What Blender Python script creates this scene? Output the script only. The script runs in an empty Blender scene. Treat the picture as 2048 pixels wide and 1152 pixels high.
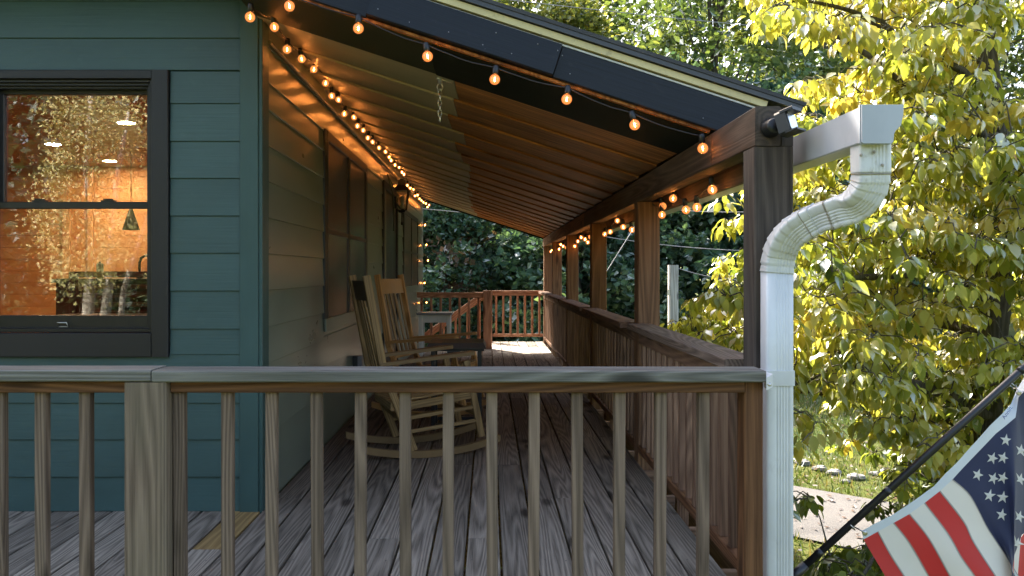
import bpy, math, random
import numpy as np
from mathutils import Vector, Matrix, noise
random.seed(7); rng = np.random.default_rng(7)
S = bpy.context.scene
COL = S.collection

# ------------------------------------------------------------------ camera, sky, sun, exposure
F, CX, CY, H = 1700.0, 977.0, 545.0, 1.22          # focal length and principal point for a 2048 px wide picture
cam = bpy.data.objects.new('camera', bpy.data.cameras.new('camera')); COL.objects.link(cam)
cam.location = (0, 0, H); cam.rotation_euler = (math.pi/2, 0, 0)
cam.data.sensor_width = 36; cam.data.lens = 36*F/2048
cam.data.shift_x = (1024-CX)/2048; cam.data.shift_y = -(576-CY)/2048
cam.data.clip_start = .05; cam.data.clip_end = 3000
S.camera = cam
S.view_settings.view_transform = 'Standard'; S.view_settings.look = 'None'
S.view_settings.gamma = 1; S.view_settings.use_curve_mapping = False
S.view_settings.exposure = 2.25
SUN_EL = math.radians(43); SUN_DIR = Vector((-.5, .87, 0)).normalized()
to_sun = Vector((SUN_DIR.x*math.cos(SUN_EL), SUN_DIR.y*math.cos(SUN_EL), math.sin(SUN_EL)))
w = bpy.data.worlds.new('World'); S.world = w; w.use_nodes = True
nt = w.node_tree; nt.nodes.clear()
sky = nt.nodes.new('ShaderNodeTexSky'); sky.sky_type = 'NISHITA'; sky.sun_disc = False
sky.sun_elevation = SUN_EL; sky.sun_rotation = math.atan2(to_sun.x, to_sun.y)
sky.air_density = 1.0; sky.dust_density = 4.0; sky.ozone_density = 1.0
bg = nt.nodes.new('ShaderNodeBackground'); bg.inputs[1].default_value = .15
wo = nt.nodes.new('ShaderNodeOutputWorld')
wb_ = nt.nodes.new('ShaderNodeMix'); wb_.data_type = 'RGBA'; wb_.blend_type = 'MULTIPLY'; wb_.inputs[0].default_value = 1
wb_.inputs[7].default_value = (1.05, 1.0, .93, 1)          # white balance of the whole sky, as the camera set it
nt.links.new(sky.outputs[0], wb_.inputs[6]); nt.links.new(wb_.outputs[2], bg.inputs[0]); nt.links.new(bg.outputs[0], wo.inputs[0])
sl = bpy.data.lights.new('sun', 'SUN'); sl.energy = 4.2; sl.angle = math.radians(.53); sl.color = (1, .93, .80)
so = bpy.data.objects.new('sun', sl); COL.objects.link(so); so.rotation_euler = to_sun.to_track_quat('Z', 'Y').to_euler()
S.cycles.use_denoising = True
S.cycles.max_bounces = 7; S.cycles.diffuse_bounces = 4; S.cycles.glossy_bounces = 3
S.cycles.transmission_bounces = 4; S.cycles.transparent_max_bounces = 12
S.cycles.sample_clamp_indirect = 6; S.cycles.caustics_reflective = False; S.cycles.caustics_refractive = False

# ------------------------------------------------------------------ helpers
def V(*a): return Vector(a)
def px(x, y, D): return Vector(((x-CX)*D/F, D, H-(y-CY)*D/F))     # point at depth D from measured picture position

def link(o, parent=None):
    COL.objects.link(o)
    if parent is not None:
        o.parent = parent
        o.matrix_parent_inverse = WM(parent).inverted()
    return o
def WM(o):
    if o.parent is None: return o.matrix_basis.copy()
    return WM(o.parent) @ o.matrix_parent_inverse @ o.matrix_basis
def tag(o, label=None, cat=None, group=None, kind=None):
    if label: o['label'] = label
    if cat: o['category'] = cat
    if group: o['group'] = group
    if kind: o['kind'] = kind
    return o
def thing(name, loc, label, cat, group=None):
    o = bpy.data.objects.new(name, None); o.empty_display_size = .1
    o.location = loc; COL.objects.link(o)
    return tag(o, label, cat, group)

class MB:
    def __init__(s): s.v = []; s.f = []; s.sm = []
    def add(s, verts, faces, smooth=False):
        n = len(s.v); s.v += [tuple(p) for p in verts]
        s.f += [tuple(i+n for i in f) for f in faces]; s.sm += [smooth]*len(faces); return s
    def box(s, x0, x1, y0, y1, z0, z1):
        v = [(x, y, z) for x in (x0, x1) for y in (y0, y1) for z in (z0, z1)]
        return s.add(v, [(0,1,3,2),(4,6,7,5),(0,4,5,1),(2,3,7,6),(0,2,6,4),(1,5,7,3)])
    def rings(s, rings, closed=True, caps=True, smooth=True):
        n = len(rings[0]); v = [p for r in rings for p in r]; f = []
        for i in range(len(rings)-1):
            for j in range(n if closed else n-1):
                k = (j+1) % n
                f.append((i*n+j, i*n+k, (i+1)*n+k, (i+1)*n+j))
        s.add(v, f, smooth)
        if caps:
            b = len(s.v)-len(v)
            s.f.append(tuple(b+j for j in range(n))[::-1]); s.sm.append(False)
            s.f.append(tuple(b+(len(rings)-1)*n+j for j in range(n))); s.sm.append(False)
        return s
    def tube(s, pts, r, n=8, caps=True):
        pts = [Vector(p) for p in pts]; rs = r if hasattr(r, '__len__') else [r]*len(pts)
        ref = None; R = []
        for i, p in enumerate(pts):
            t = (pts[min(i+1, len(pts)-1)]-pts[max(i-1, 0)]).normalized()
            if ref is None: ref = t.orthogonal().normalized()
            a = (ref-t*ref.dot(t))
            a = a.normalized() if a.length > 1e-6 else t.orthogonal().normalized()
            ref = a; b = t.cross(a)
            R.append([p+(a*math.cos(2*math.pi*k/n)+b*math.sin(2*math.pi*k/n))*rs[i] for k in range(n)])
        return s.rings(R, caps=caps)
    def lathe(s, prof, n=16, c=(0,0,0), axis='Z'):
        R = []
        for r, h in prof:
            ring = []
            for k in range(n):
                a = 2*math.pi*k/n; u, v_ = r*math.cos(a), r*math.sin(a)
                ring.append({'Z': (c[0]+u, c[1]+v_, c[2]+h), 'Y': (c[0]+u, c[1]+h, c[2]-v_), 'X': (c[0]+h, c[1]+u, c[2]+v_)}[axis])
            R.append(ring)
        return s.rings(R)
    def mesh(s, name):
        m = bpy.data.meshes.new(name); m.from_pydata(s.v, [], s.f)
        m.polygons.foreach_set('use_smooth', s.sm); m.update(); return m
    def build(s, name, mat, parent=None):
        m = s.mesh(name)
        if mat: m.materials.append(mat)
        return link(bpy.data.objects.new(name, m), parent)

PC = {}
def plank(name, p, q, w_, h_, mat, parent=None, side=(1,0,0), c=.003):
    """A sawn timber from p to q with chamfered edges; local Z runs along the grain."""
    p, q = Vector(p), Vector(q); L = (q-p).length
    key = (round(L, 3), round(w_, 4), round(h_, 4), round(c, 4), mat.name, name)
    if key not in PC:
        a, b = w_/2, h_/2; c2 = min(c, a*.8, b*.8)
        prof = [(-a+c2,-b),(a-c2,-b),(a,-b+c2),(a,b-c2),(a-c2,b),(-a+c2,b),(-a,b-c2),(-a,-b+c2)]
        m = MB().rings([[(x, y, 0) for x, y in prof], [(x, y, L) for x, y in prof]], smooth=False).mesh(name)
        m.materials.append(mat); PC[key] = m
    o = bpy.data.objects.new(name, PC[key])
    z = (q-p).normalized(); x = Vector(side); x = (x-z*x.dot(z)).normalized(); y = z.cross(x)
    M = Matrix((x, y, z)).transposed().to_4x4(); M.translation = p
    o.matrix_basis = M
    return link(o, parent)

# ------------------------------------------------------------------ materials
def newmat(name):
    m = bpy.data.materials.new(name); m.use_nodes = True; t = m.node_tree
    b = t.nodes['Principled BSDF']; return m, t, b
def N(t, k, **kw):
    n = t.nodes.new(k)
    for a, v in kw.items():
        if a.startswith('i_'): n.inputs[int(a[2:])].default_value = v
        else: setattr(n, a, v)
    return n
def L(t, a, b): t.links.new(a, b)
def mth(t, op, a, b=None):
    n = t.nodes.new('ShaderNodeMath'); n.operation = op
    for i, v in enumerate((a, b)):
        if v is None: continue
        if isinstance(v, (int, float)): n.inputs[i].default_value = v
        else: t.links.new(v, n.inputs[i])
    return n.outputs[0]
def mixc(t, f, a, b, blend='MIX'):
    n = t.nodes.new('ShaderNodeMix'); n.data_type = 'RGBA'; n.blend_type = blend
    for i, v in ((0, f), (6, a), (7, b)):
        if isinstance(v, (int, float)): n.inputs[i].default_value = v
        elif isinstance(v, (tuple, list)): n.inputs[i].default_value = (*v[:3], 1)
        else: t.links.new(v, n.inputs[i])
    return n.outputs[2]
def ramp(t, f, stops):
    n = t.nodes.new('ShaderNodeValToRGB'); e = n.color_ramp.elements
    while len(e) < len(stops): e.new(.5)
    for k, (p_, c_) in zip(e, stops):
        k.position = p_; k.color = (*c_, 1) if hasattr(c_, '__len__') else (c_, c_, c_, 1)
    t.links.new(f, n.inputs[0]); return n.outputs[0]
def bump(t, h, strength, dist, bsdf):
    n = t.nodes.new('ShaderNodeBump'); n.inputs['Strength'].default_value = strength; n.inputs['Distance'].default_value = dist
    t.links.new(h, n.inputs['Height']); t.links.new(n.outputs[0], bsdf.inputs['Normal'])
def objcoord(t, sc, rnd=1):
    tc = t.nodes.new('ShaderNodeTexCoord'); oi = t.nodes.new('ShaderNodeObjectInfo')
    r = mth(t, 'MULTIPLY', oi.outputs['Random'], 53.0*rnd)
    cb = t.nodes.new('ShaderNodeCombineXYZ')
    for i in range(3): t.links.new(r, cb.inputs[i])
    va = t.nodes.new('ShaderNodeVectorMath'); va.operation = 'ADD'
    t.links.new(tc.outputs['Object'], va.inputs[0]); t.links.new(cb.outputs[0], va.inputs[1])
    mp = t.nodes.new('ShaderNodeMapping'); mp.inputs['Scale'].default_value = sc
    t.links.new(va.outputs[0], mp.inputs[0]); return mp.outputs[0], oi.outputs['Random'], tc
def noi(t, vec, scale, detail=3, rough=.55, dist=0):
    n = t.nodes.new('ShaderNodeTexNoise'); n.inputs['Scale'].default_value = scale; n.inputs['Detail'].default_value = detail
    n.inputs['Roughness'].default_value = rough; n.inputs['Distortion'].default_value = dist
    t.links.new(vec, n.inputs['Vector']); return n.outputs[0]

def wood(name, dark, light, stain=None, stain_amt=.5, rings=11, rough=.75, bmp=.5, var=.35, weather_sun=None, ringmix=.38, spec=.25):
    m, t, b = newmat(name)
    v1, rnd, tc = objcoord(t, (7, 7, .36))
    n1 = noi(t, v1, 1.0, 1.5, .4, .15)
    ring = mth(t, 'POWER', mth(t, 'PINGPONG', mth(t, 'MULTIPLY', n1, rings*4.5), 1.0), 1.2)
    v2, _, _ = objcoord(t, (60, 60, 1.6))
    fib = noi(t, v2, 3.0, 4, .6)
    g = mth(t, 'ADD', mth(t, 'MULTIPLY', ring, ringmix), mth(t, 'MULTIPLY', fib, 1-ringmix))
    col = ramp(t, g, [(.18, dark), (.78, light)])
    v3, _, _ = objcoord(t, (3, 3, .8))
    if stain:
        s = ramp(t, noi(t, v3, 1.6, 4, .6), [(.42, 0.0), (.68, 1.0)])
        col = mixc(t, mth(t, 'MULTIPLY', s, stain_amt), col, stain)
    if weather_sun:
        (wc, amt, y0, y1) = weather_sun                     # boards outside the roof have greyed
        ge = N(t, 'ShaderNodeNewGeometry'); sp = N(t, 'ShaderNodeSeparateXYZ'); L(t, ge.outputs['Position'], sp.inputs[0])
        yy = mth(t, 'ADD', sp.outputs[1], mth(t, 'MULTIPLY', noi(t, v3, 2.5, 3), 1.2))
        mr = N(t, 'ShaderNodeMapRange'); L(t, yy, mr.inputs[0]); mr.inputs[1].default_value = y0; mr.inputs[2].default_value = y1
        mr.inputs[3].default_value = amt; mr.inputs[4].default_value = 0
        wcol = ramp(t, g, [(.2, tuple(k*.24 for k in wc)), (.5, tuple(k*.66 for k in wc)), (.8, wc)])
        col = mixc(t, mr.outputs[0], col, wcol)
        m3 = N(t, 'ShaderNodeMapRange'); L(t, sp.outputs[1], m3.inputs[0]); m3.inputs[1].default_value = 12.0; m3.inputs[2].default_value = 13.2  # far end paler: the bright sun patch is painted into the board colour
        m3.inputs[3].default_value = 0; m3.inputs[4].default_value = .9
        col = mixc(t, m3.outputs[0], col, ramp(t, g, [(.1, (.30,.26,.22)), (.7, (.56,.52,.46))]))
    # knots
    vk, _, _ = objcoord(t, (7, 7, 2.2))
    vo = N(t, 'ShaderNodeTexVoronoi'); L(t, vk, vo.inputs['Vector']); vo.inputs['Scale'].default_value = .75
    kn = ramp(t, vo.outputs['Distance'], [(.08, 1.0), (.18, 0.0)])
    col = mixc(t, mth(t, 'MULTIPLY', kn, .75), col, tuple(k*.35 for k in dark))
    hv = N(t, 'ShaderNodeHueSaturation'); L(t, col, hv.inputs['Color'])
    L(t, mth(t, 'ADD', 1-var/2, mth(t, 'MULTIPLY', rnd, var)), hv.inputs['Value'])
    L(t, hv.outputs[0], b.inputs['Base Color'])
    b.inputs['Roughness'].default_value = rough; b.inputs['Specular IOR Level'].default_value = spec
    bump(t, g, bmp, .003, b)
    return m

def paint(name, col, rough=.45, grain=.25, dirt=None, var=.10, spec=.5, axis=(40, 40, 1.2)):
    m, t, b = newmat(name)
    v, rnd, _ = objcoord(t, axis)
    g = noi(t, v, 2.0, 3)
    v2, _, _ = objcoord(t, (2.2, 2.2, 1.1)); n2 = noi(t, v2, 1.5, 5, .65)
    c = mixc(t, ramp(t, n2, [(.35, 0.0), (.7, 1.0)]), tuple(k*.86 for k in col), tuple(min(1, k*1.1) for k in col))
    if dirt:
        v3, _, _ = objcoord(t, (9, 9, 5)); d = ramp(t, noi(t, v3, 2.0, 6, .72), [(.58, 0.0), (.72, 1.0)])
        c = mixc(t, mth(t, 'MULTIPLY', d, dirt[1]), c, dirt[0])
    hv = N(t, 'ShaderNodeHueSaturation'); L(t, c, hv.inputs['Color'])
    L(t, mth(t, 'ADD', 1-var/2, mth(t, 'MULTIPLY', rnd, var)), hv.inputs['Value'])
    L(t, hv.outputs[0], b.inputs['Base Color'])
    L(t, mth(t, 'ADD', rough-.06, mth(t, 'MULTIPLY', n2, .14)), b.inputs['Roughness'])
    b.inputs['Specular IOR Level'].default_value = spec
    bump(t, g, grain, .002, b)
    return m
def metal(name, col, rough=.35, met=1.0):
    m, t, b = newmat(name); v, _, _ = objcoord(t, (8, 8, 8)); n = noi(t, v, 3, 4)
    L(t, mixc(t, n, tuple(k*.75 for k in col), col), b.inputs['Base Color'])
    b.inputs['Metallic'].default_value = met
    L(t, mth(t, 'ADD', rough-.08, mth(t, 'MULTIPLY', n, .16)), b.inputs['Roughness']); return m
def emit(name, col, k):
    m, t, b = newmat(name); e = N(t, 'ShaderNodeEmission'); e.inputs[0].default_value = (*col, 1); e.inputs[1].default_value = k
    L(t, e.outputs[0], t.nodes['Material Output'].inputs[0]); return m
def leafmat(name, stops, trans=.5, rough=.55, sheen=.16):
    m, t, b = newmat(name)
    a = N(t, 'ShaderNodeAttribute', attribute_name='tint')
    c = ramp(t, a.outputs['Fac'], stops)
    df = N(t, 'ShaderNodeBsdfDiffuse'); tr = N(t, 'ShaderNodeBsdfTranslucent'); gl = N(t, 'ShaderNodeBsdfGlossy')
    gl.inputs['Roughness'].default_value = rough; gl.inputs[0].default_value = (.9, .95, 1, 1)
    L(t, c, df.inputs[0])
    L(t, mixc(t, 1.0, c, (1.2, 1.2, .68), 'MULTIPLY'), tr.inputs[0])
    m1 = N(t, 'ShaderNodeMixShader'); m1.inputs[0].default_value = trans; L(t, df.outputs[0], m1.inputs[1]); L(t, tr.outputs[0], m1.inputs[2])
    fr = N(t, 'ShaderNodeFresnel'); fr.inputs[0].default_value = 1.4
    m2 = N(t, 'ShaderNodeMixShader'); L(t, mth(t, 'MULTIPLY', fr.outputs[0], sheen), m2.inputs[0])
    L(t, m1.outputs[0], m2.inputs[1]); L(t, gl.outputs[0], m2.inputs[2])
    L(t, m2.outputs[0], t.nodes['Material Output'].inputs[0]); return m
def glassmat(name, ior=1.5, tint=(1,1,1), rough=.0, gain=1.0):
    m, t, b = newmat(name)
    tr = N(t, 'ShaderNodeBsdfTransparent'); tr.inputs[0].default_value = (*tint, 1)
    gl = N(t, 'ShaderNodeBsdfGlossy'); gl.inputs['Roughness'].default_value = rough
    fr = N(t, 'ShaderNodeFresnel'); fr.inputs[0].default_value = ior
    mx = N(t, 'ShaderNodeMixShader'); L(t, mth(t, 'MINIMUM', mth(t, 'MULTIPLY', fr.outputs[0], gain), 1.0), mx.inputs[0])
    L(t, tr.outputs[0], mx.inputs[1]); L(t, gl.outputs[0], mx.inputs[2])
    L(t, mx.outputs[0], t.nodes['Material Output'].inputs[0]); return m

M = {}
M['rail'] = wood('grey brown rail timber', (.062,.042,.031), (.225,.160,.120), (.14,.108,.083), .25, 9, .8, .6)
M['rail_post'] = wood('grey green post timber', (.068,.047,.034), (.235,.172,.128), (.17,.15,.105), .35, 8, .8, .6)
M['cap'] = wood('weathered grey cap timber', (.060,.056,.048), (.225,.215,.195), (.14,.145,.115), .35, 8, .72, .7, weather_sun=None)
M['subrail'] = wood('brown stained rail timber', (.055,.022,.009), (.19,.088,.040), None, .3, 8, .7, .4)
M['deck'] = wood('deck timber', (.046,.030,.021), (.20,.138,.100), (.085,.062,.045), .4, 9, .8, .9, .5, weather_sun=((.47,.41,.335), .85, 3.8, 7.2), spec=.05, ringmix=.36)
M['deck_new'] = wood('new deck timber', (.16,.095,.035), (.36,.24,.10), None, .3, 7, .7, .4)
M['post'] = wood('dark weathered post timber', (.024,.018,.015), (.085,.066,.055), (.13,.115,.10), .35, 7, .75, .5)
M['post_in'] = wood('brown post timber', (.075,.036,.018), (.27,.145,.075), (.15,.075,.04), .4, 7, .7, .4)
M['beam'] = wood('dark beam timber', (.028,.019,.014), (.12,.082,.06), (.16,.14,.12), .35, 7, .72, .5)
M['stair'] = wood('sunlit redwood stair timber', (.20,.10,.06), (.50,.29,.19), None, .3, 7, .7, .4)  # redwood made paler, sunlight on the handrail put into its colour
M['rail_in'] = wood('reddish brown rail timber', (.075,.038,.023), (.27,.16,.10), (.15,.085,.055), .4, 8, .72, .4)
M['rail_far'] = wood('redwood rail timber', (.15,.062,.033), (.45,.235,.14), None, .3, 7, .7, .4)
M['ceil_wood'] = wood('pine ceiling board', (.22,.070,.018), (.64,.275,.09), (.13,.045,.015), .7, 5, .55, .2, .5, ringmix=.45)
M['ceil_paint'] = paint('olive ceiling paint', (.37,.31,.215), .5, .2, None, .14)
M['siding'] = paint('teal siding paint', (.043,.086,.083), .38, .5, ((.062,.108,.103), .45), .16)
M['siding_warmlit'] = paint('warm-lit teal siding paint', (.165,.185,.145), .29, .04, None, .06)  # same teal siding, with the warm porch light put into its colour
M['trim_teal'] = paint('teal trim paint', (.038,.081,.077), .4, .4, None, .04)
M['trim_dark'] = paint('charcoal window paint', (.015,.013,.014), .42, .2, None, .05)
M['sash'] = paint('dark bronze sash', (.012,.010,.010), .35, .05, None, .03)
M['fascia'] = paint('blue black fascia paint', (.011,.014,.022), .5, .7, ((.04,.04,.045), .35), .08, .25)
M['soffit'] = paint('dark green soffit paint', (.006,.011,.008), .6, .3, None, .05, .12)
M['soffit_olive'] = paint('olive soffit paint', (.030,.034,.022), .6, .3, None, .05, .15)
M['rake_trim'] = paint('pale yellow rake trim', (.62,.52,.27), .5, .2, ((.12,.08,.05), .5))
M['drip'] = paint('dark drip edge', (.035,.037,.045), .4, .1)
M['shingle'] = paint('roof shingle', (.05,.05,.055), .9, 1.0, ((.12,.12,.12), .5), .4, axis=(90,90,90))
M['white_alu'] = paint('white aluminium', (.58,.585,.59), .38, .05, ((.17,.125,.075), .5), .03)
M['cream_alu'] = paint('white gutter aluminium', (.40,.425,.47), .36, .05, ((.2,.19,.16), .25), .03)
M['seam'] = paint('dirty crimp line', (.30,.27,.22), .6, .1)
M['black'] = paint('black plastic', (.008,.008,.009), .4, .05)
M['black_metal'] = paint('black metal', (.012,.012,.016), .35, .05)
M['galv'] = metal('galvanised steel', (.6,.58,.54), .35)
M['chair_oak'] = wood('oak chair timber', (.11,.060,.022), (.36,.225,.092), (.18,.125,.065), .4, 10, .55, .3, .3)
M['chair_orange'] = wood('honey oak chair timber', (.22,.10,.03), (.58,.31,.11), None, .3, 10, .5, .3, .25)
M['oak_plain'] = paint('worn oak', (.19,.115,.048), .55, .3, ((.12,.07,.03), .5), .2, .3, (6, 6, 30))
M['honey_plain'] = paint('worn honey oak', (.40,.205,.07), .5, .3, ((.22,.10,.03), .4), .2, .3, (6, 6, 30))
M['chair_dark'] = paint('dark brown leather', (.030,.012,.006), .4, .2)
M['table_top'] = paint('dark table top', (.05,.035,.028), .4, .2)
M['white_paint'] = paint('white furniture paint', (.60,.60,.58), .5, .2, ((.3,.28,.24), .3))
M['grey_paint'] = paint('grey table top paint', (.18,.18,.20), .4, .2)
M['stone'] = paint('grey field stone', (.22,.21,.20), .9, 1.0, ((.1,.12,.06), .5), .4, axis=(9, 9, 9))
M['utility'] = wood('bleached utility post', (.20,.19,.17), (.50,.49,.45), None, .3, 6, .85, .5)
M['wire'] = paint('grey cable', (.22,.22,.23), .5, .05)
M['cord'] = paint('brown lamp cord', (.018,.012,.010), .5, .05)
M['conduit'] = paint('painted conduit', (.085,.095,.075), .4, .05)
M['door'] = paint('black door', (.006,.006,.007), .3, .05)
M['door_frame'] = paint('pale door frame', (.30,.27,.21), .45, .1)
M['pane_dark'] = paint('screened pane', (.040,.028,.022), .22, .02, None, .02)
M['pane_brown'] = paint('painted brown reflections', (.075,.055,.040), .35, .1)  # brownish grazing reflections painted as the pane colour
M['int_wall'] = paint('orange board wall', (.56,.25,.095), .55, .2)
M['int_wall2'] = paint('orange plaster wall', (.60,.30,.13), .6, .1)
M['int_ceil'] = paint('brown board ceiling', (.40,.17,.075), .5, .2)
M['int_floor'] = wood('brown floor timber', (.08,.04,.02), (.22,.11,.05), None, .3, 7, .4, .2)
M['bench'] = wood('red brown bench timber', (.018,.006,.005), (.075,.024,.017), None, .3, 7, .4, .2)
M['glass'] = glassmat('window glass', 1.55, (.92,.92,.90), 0, 1.7)
M['downlight'] = emit('downlight lens', (1, .66, .36), 120)
M['filament'] = emit('glowing filament', (1, .36, .08), 60)
M['globe_w'] = None
def globemat():
    m, t, b = newmat('amber bulb glass')
    tr = N(t, 'ShaderNodeBsdfTransparent'); tr.inputs[0].default_value = (1, .84, .66, 1)
    em = N(t, 'ShaderNodeEmission'); em.inputs[0].default_value = (1, .30, .075, 1)
    gl = N(t, 'ShaderNodeBsdfGlossy'); gl.inputs['Roughness'].default_value = .05
    lw = N(t, 'ShaderNodeLayerWeight'); lw.inputs[0].default_value = .35
    L(t, mth(t, 'ADD', .07, mth(t, 'MULTIPLY', mth(t, 'SUBTRACT', 1.0, lw.outputs['Facing']), .12)), em.inputs[1])
    ad = N(t, 'ShaderNodeAddShader'); L(t, tr.outputs[0], ad.inputs[0]); L(t, em.outputs[0], ad.inputs[1])
    mx = N(t, 'ShaderNodeMixShader'); mx.inputs[0].default_value = .07; L(t, ad.outputs[0], mx.inputs[1]); L(t, gl.outputs[0], mx.inputs[2])
    L(t, mx.outputs[0], t.nodes['Material Output'].inputs[0]); return m
M['globe'] = globemat()
M['lantern_glass'] = glassmat('seeded lantern glass', 1.5, (.75,.72,.66), .25, 2.0)
def cloth(name, col):
    m, t, b = newmat(name); v, _, _ = objcoord(t, (1, 1, 1), 0)
    n = noi(t, v, 9, 4); f = noi(t, v, 420, 2)
    L(t, mixc(t, n, tuple(k*.88 for k in col), col), b.inputs['Base Color']); b.inputs['Roughness'].default_value = .6
    b.inputs['Sheen Weight'].default_value = .15
    bump(t, f, .2, .001, b)
    tr = N(t, 'ShaderNodeBsdfTranslucent'); tr.inputs[0].default_value = (*col, 1)
    mx = N(t, 'ShaderNodeMixShader'); mx.inputs[0].default_value = .22
    L(t, b.outputs[0], mx.inputs[1]); L(t, tr.outputs[0], mx.inputs[2]); L(t, mx.outputs[0], t.nodes['Material Output'].inputs[0]); return m
M['flag_red'] = cloth('red nylon', (.52,.025,.025)); M['flag_white'] = cloth('white nylon', (.72,.70,.66))
M['flag_blue'] = cloth('navy nylon', (.013,.020,.075)); M['flag_header'] = cloth('white canvas', (.60,.66,.72))
M['ink'] = paint('blue print', (.03,.06,.25), .6, .05); M['stitch'] = cloth('grey stitching', (.35,.32,.30))
def groundmat():
    m, t, b = newmat('lawn'); ge = N(t, 'ShaderNodeNewGeometry')
    n1 = noi(t, ge.outputs['Position'], .35, 5, .6); n2 = noi(t, ge.outputs['Position'], 9, 5, .7)
    c = ramp(t, n1, [(.35, (.045,.085,.018)), (.62, (.11,.13,.03))])
    c = mixc(t, ramp(t, n2, [(.4, 0.0), (.75, .8)]), c, (.13,.10,.045))
    L(t, c, b.inputs['Base Color']); b.inputs['Roughness'].default_value = .95; b.inputs['Specular IOR Level'].default_value = .1
    bump(t, n2, .9, .08, b); return m
M['ground'] = groundmat()
def drivemat():
    m, t, b = newmat('pale worn asphalt'); ge = N(t, 'ShaderNodeNewGeometry')
    n1 = noi(t, ge.outputs['Position'], .8, 5, .6); n2 = noi(t, ge.outputs['Position'], 60, 3, .7); n3 = noi(t, ge.outputs['Position'], 14, 4, .7)
    c = ramp(t, n1, [(.3, (.085,.078,.075)), (.7, (.14,.13,.122))])
    c = mixc(t, ramp(t, n2, [(.45, 0.0), (.7, .6)]), c, (.20,.19,.18))
    c = mixc(t, ramp(t, n3, [(.66, 0.0), (.72, .8)]), c, (.20,.12,.06))
    L(t, c, b.inputs['Base Color']); b.inputs['Roughness'].default_value = .9; bump(t, n2, .6, .01, b); return m
M['drive'] = drivemat()
M['bark'] = wood('grey bark', (.03,.024,.018), (.13,.11,.085), (.10,.11,.07), .4, 9, .95, 1.0)
M['bark_white'] = wood('white birch bark', (.35,.33,.29), (.72,.70,.64), (.10,.09,.08), .35, 3, .8, .5)
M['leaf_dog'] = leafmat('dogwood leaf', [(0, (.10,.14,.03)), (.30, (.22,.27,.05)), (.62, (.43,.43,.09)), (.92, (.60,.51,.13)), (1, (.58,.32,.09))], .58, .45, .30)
M['leaf_green'] = leafmat('green leaf', [(0, (.05,.085,.030)), (.6, (.12,.165,.05)), (1, (.24,.26,.08))], .5)
M['leaf_dark'] = leafmat('dark blue green leaf', [(0, (.034,.082,.052)), (.6, (.085,.155,.092)), (1, (.18,.25,.12))], .45)
M['leaf_yellow'] = leafmat('yellow green leaf', [(0, (.11,.15,.035)), (.6, (.27,.28,.07)), (1, (.45,.38,.11))], .5)
M['leaf_red'] = leafmat('dull red leaf', [(0, (.05,.042,.026)), (.6, (.12,.078,.052)), (1, (.20,.12,.085))], .4)
M['pipe'] = paint('white pipe aluminium', (.60,.61,.63), .36, .05, ((.28,.24,.18), .16), .03)
M['leaf_birch'] = leafmat('birch leaf', [(0, (.30,.33,.12)), (.6, (.52,.52,.24)), (1, (.66,.60,.32))], .15)
M['grass'] = leafmat('grass blade', [(0, (.05,.09,.018)), (.7, (.11,.14,.03)), (1, (.22,.17,.07))], .4, .6, .2)

# ------------------------------------------------------------------ terrain
def gz(x, y):
    a = min(max((y-8)/14, 0), 1); b_ = max(0, min((y-22)/30, 1.5))
    z = -1.95+1.45*a+1.0*b_
    if y < 8: z = -1.95
    side = min(max((1.0-x)/3.0, 0), 1)*min(max((y-10)/4, 0), 1)
    z = z*(1-.45*side) + (-.75)*.45*side
    z += .05*noise.noise(Vector((x*.25, y*.25, 0)))
    if y > 60: z += (y-60)*.02
    return z
def grid_mesh(xs, ys, zf):
    v = [(x, y, zf(x, y)) for y in ys for x in xs]; n = len(xs)
    f = [(j*n+i, j*n+i+1, (j+1)*n+i+1, (j+1)*n+i) for j in range(len(ys)-1) for i in range(n-1)]
    return v, f
xs = sorted(set([-600,-300,-150,-80]+[x for x in np.arange(-50, 51, 1.0)]+[80,150,300,600]))
ys = sorted(set([-600,-300,-150,-80]+[y for y in np.arange(-40, 81, 1.0)]+[110,160,300,600]))
v, f = grid_mesh(xs, ys, gz)
tag(MB().add(v, f, True).build('ground', M['ground']), kind='structure')
# driveway: a worn strip running across the slope
def drv(s, o):
    x = 1.0+s*30; y = 11.3-.62*(x-3.9)+.012*(x-3.9)**2+o
    return x, y
v = []; f = []
for i in range(41):
    for j in range(5):
        x, y = drv(-.02+i/40*.9, -2.0+j*.5+.08*noise.noise(Vector((i*.7, j*3, 5))))
        v.append((x, y, gz(x, y)+.022))
for i in range(40):
    for j in range(4): f.append((i*5+j, (i+1)*5+j, (i+1)*5+j+1, i*5+j+1))
tag(MB().add(v, f, True).build('driveway', M['drive']), kind='structure')
# far blue hill
v = []; f = []
for i in range(41):
    a = -1.2+i*.06; r = 420
    for j in range(5):
        hgt = (18+9*noise.noise(Vector((i*.21, 2, 0)))+4*noise.noise(Vector((i*.9, 7, 0))))*math.sin(j/4*math.pi/2)
        v.append((math.sin(a)*(r+j*30), math.cos(a)*(r+j*30), gz(0, 400)*.2+hgt-2))
for i in range(40):
    for j in range(4): f.append((i*5+j, (i+1)*5+j, (i+1)*5+j+1, i*5+j+1))
tag(MB().add(v, f, True).build('hill', M['leaf_dark'] and paint('wooded hill', (.10,.15,.16), .95, .1)), kind='structure')

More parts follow.
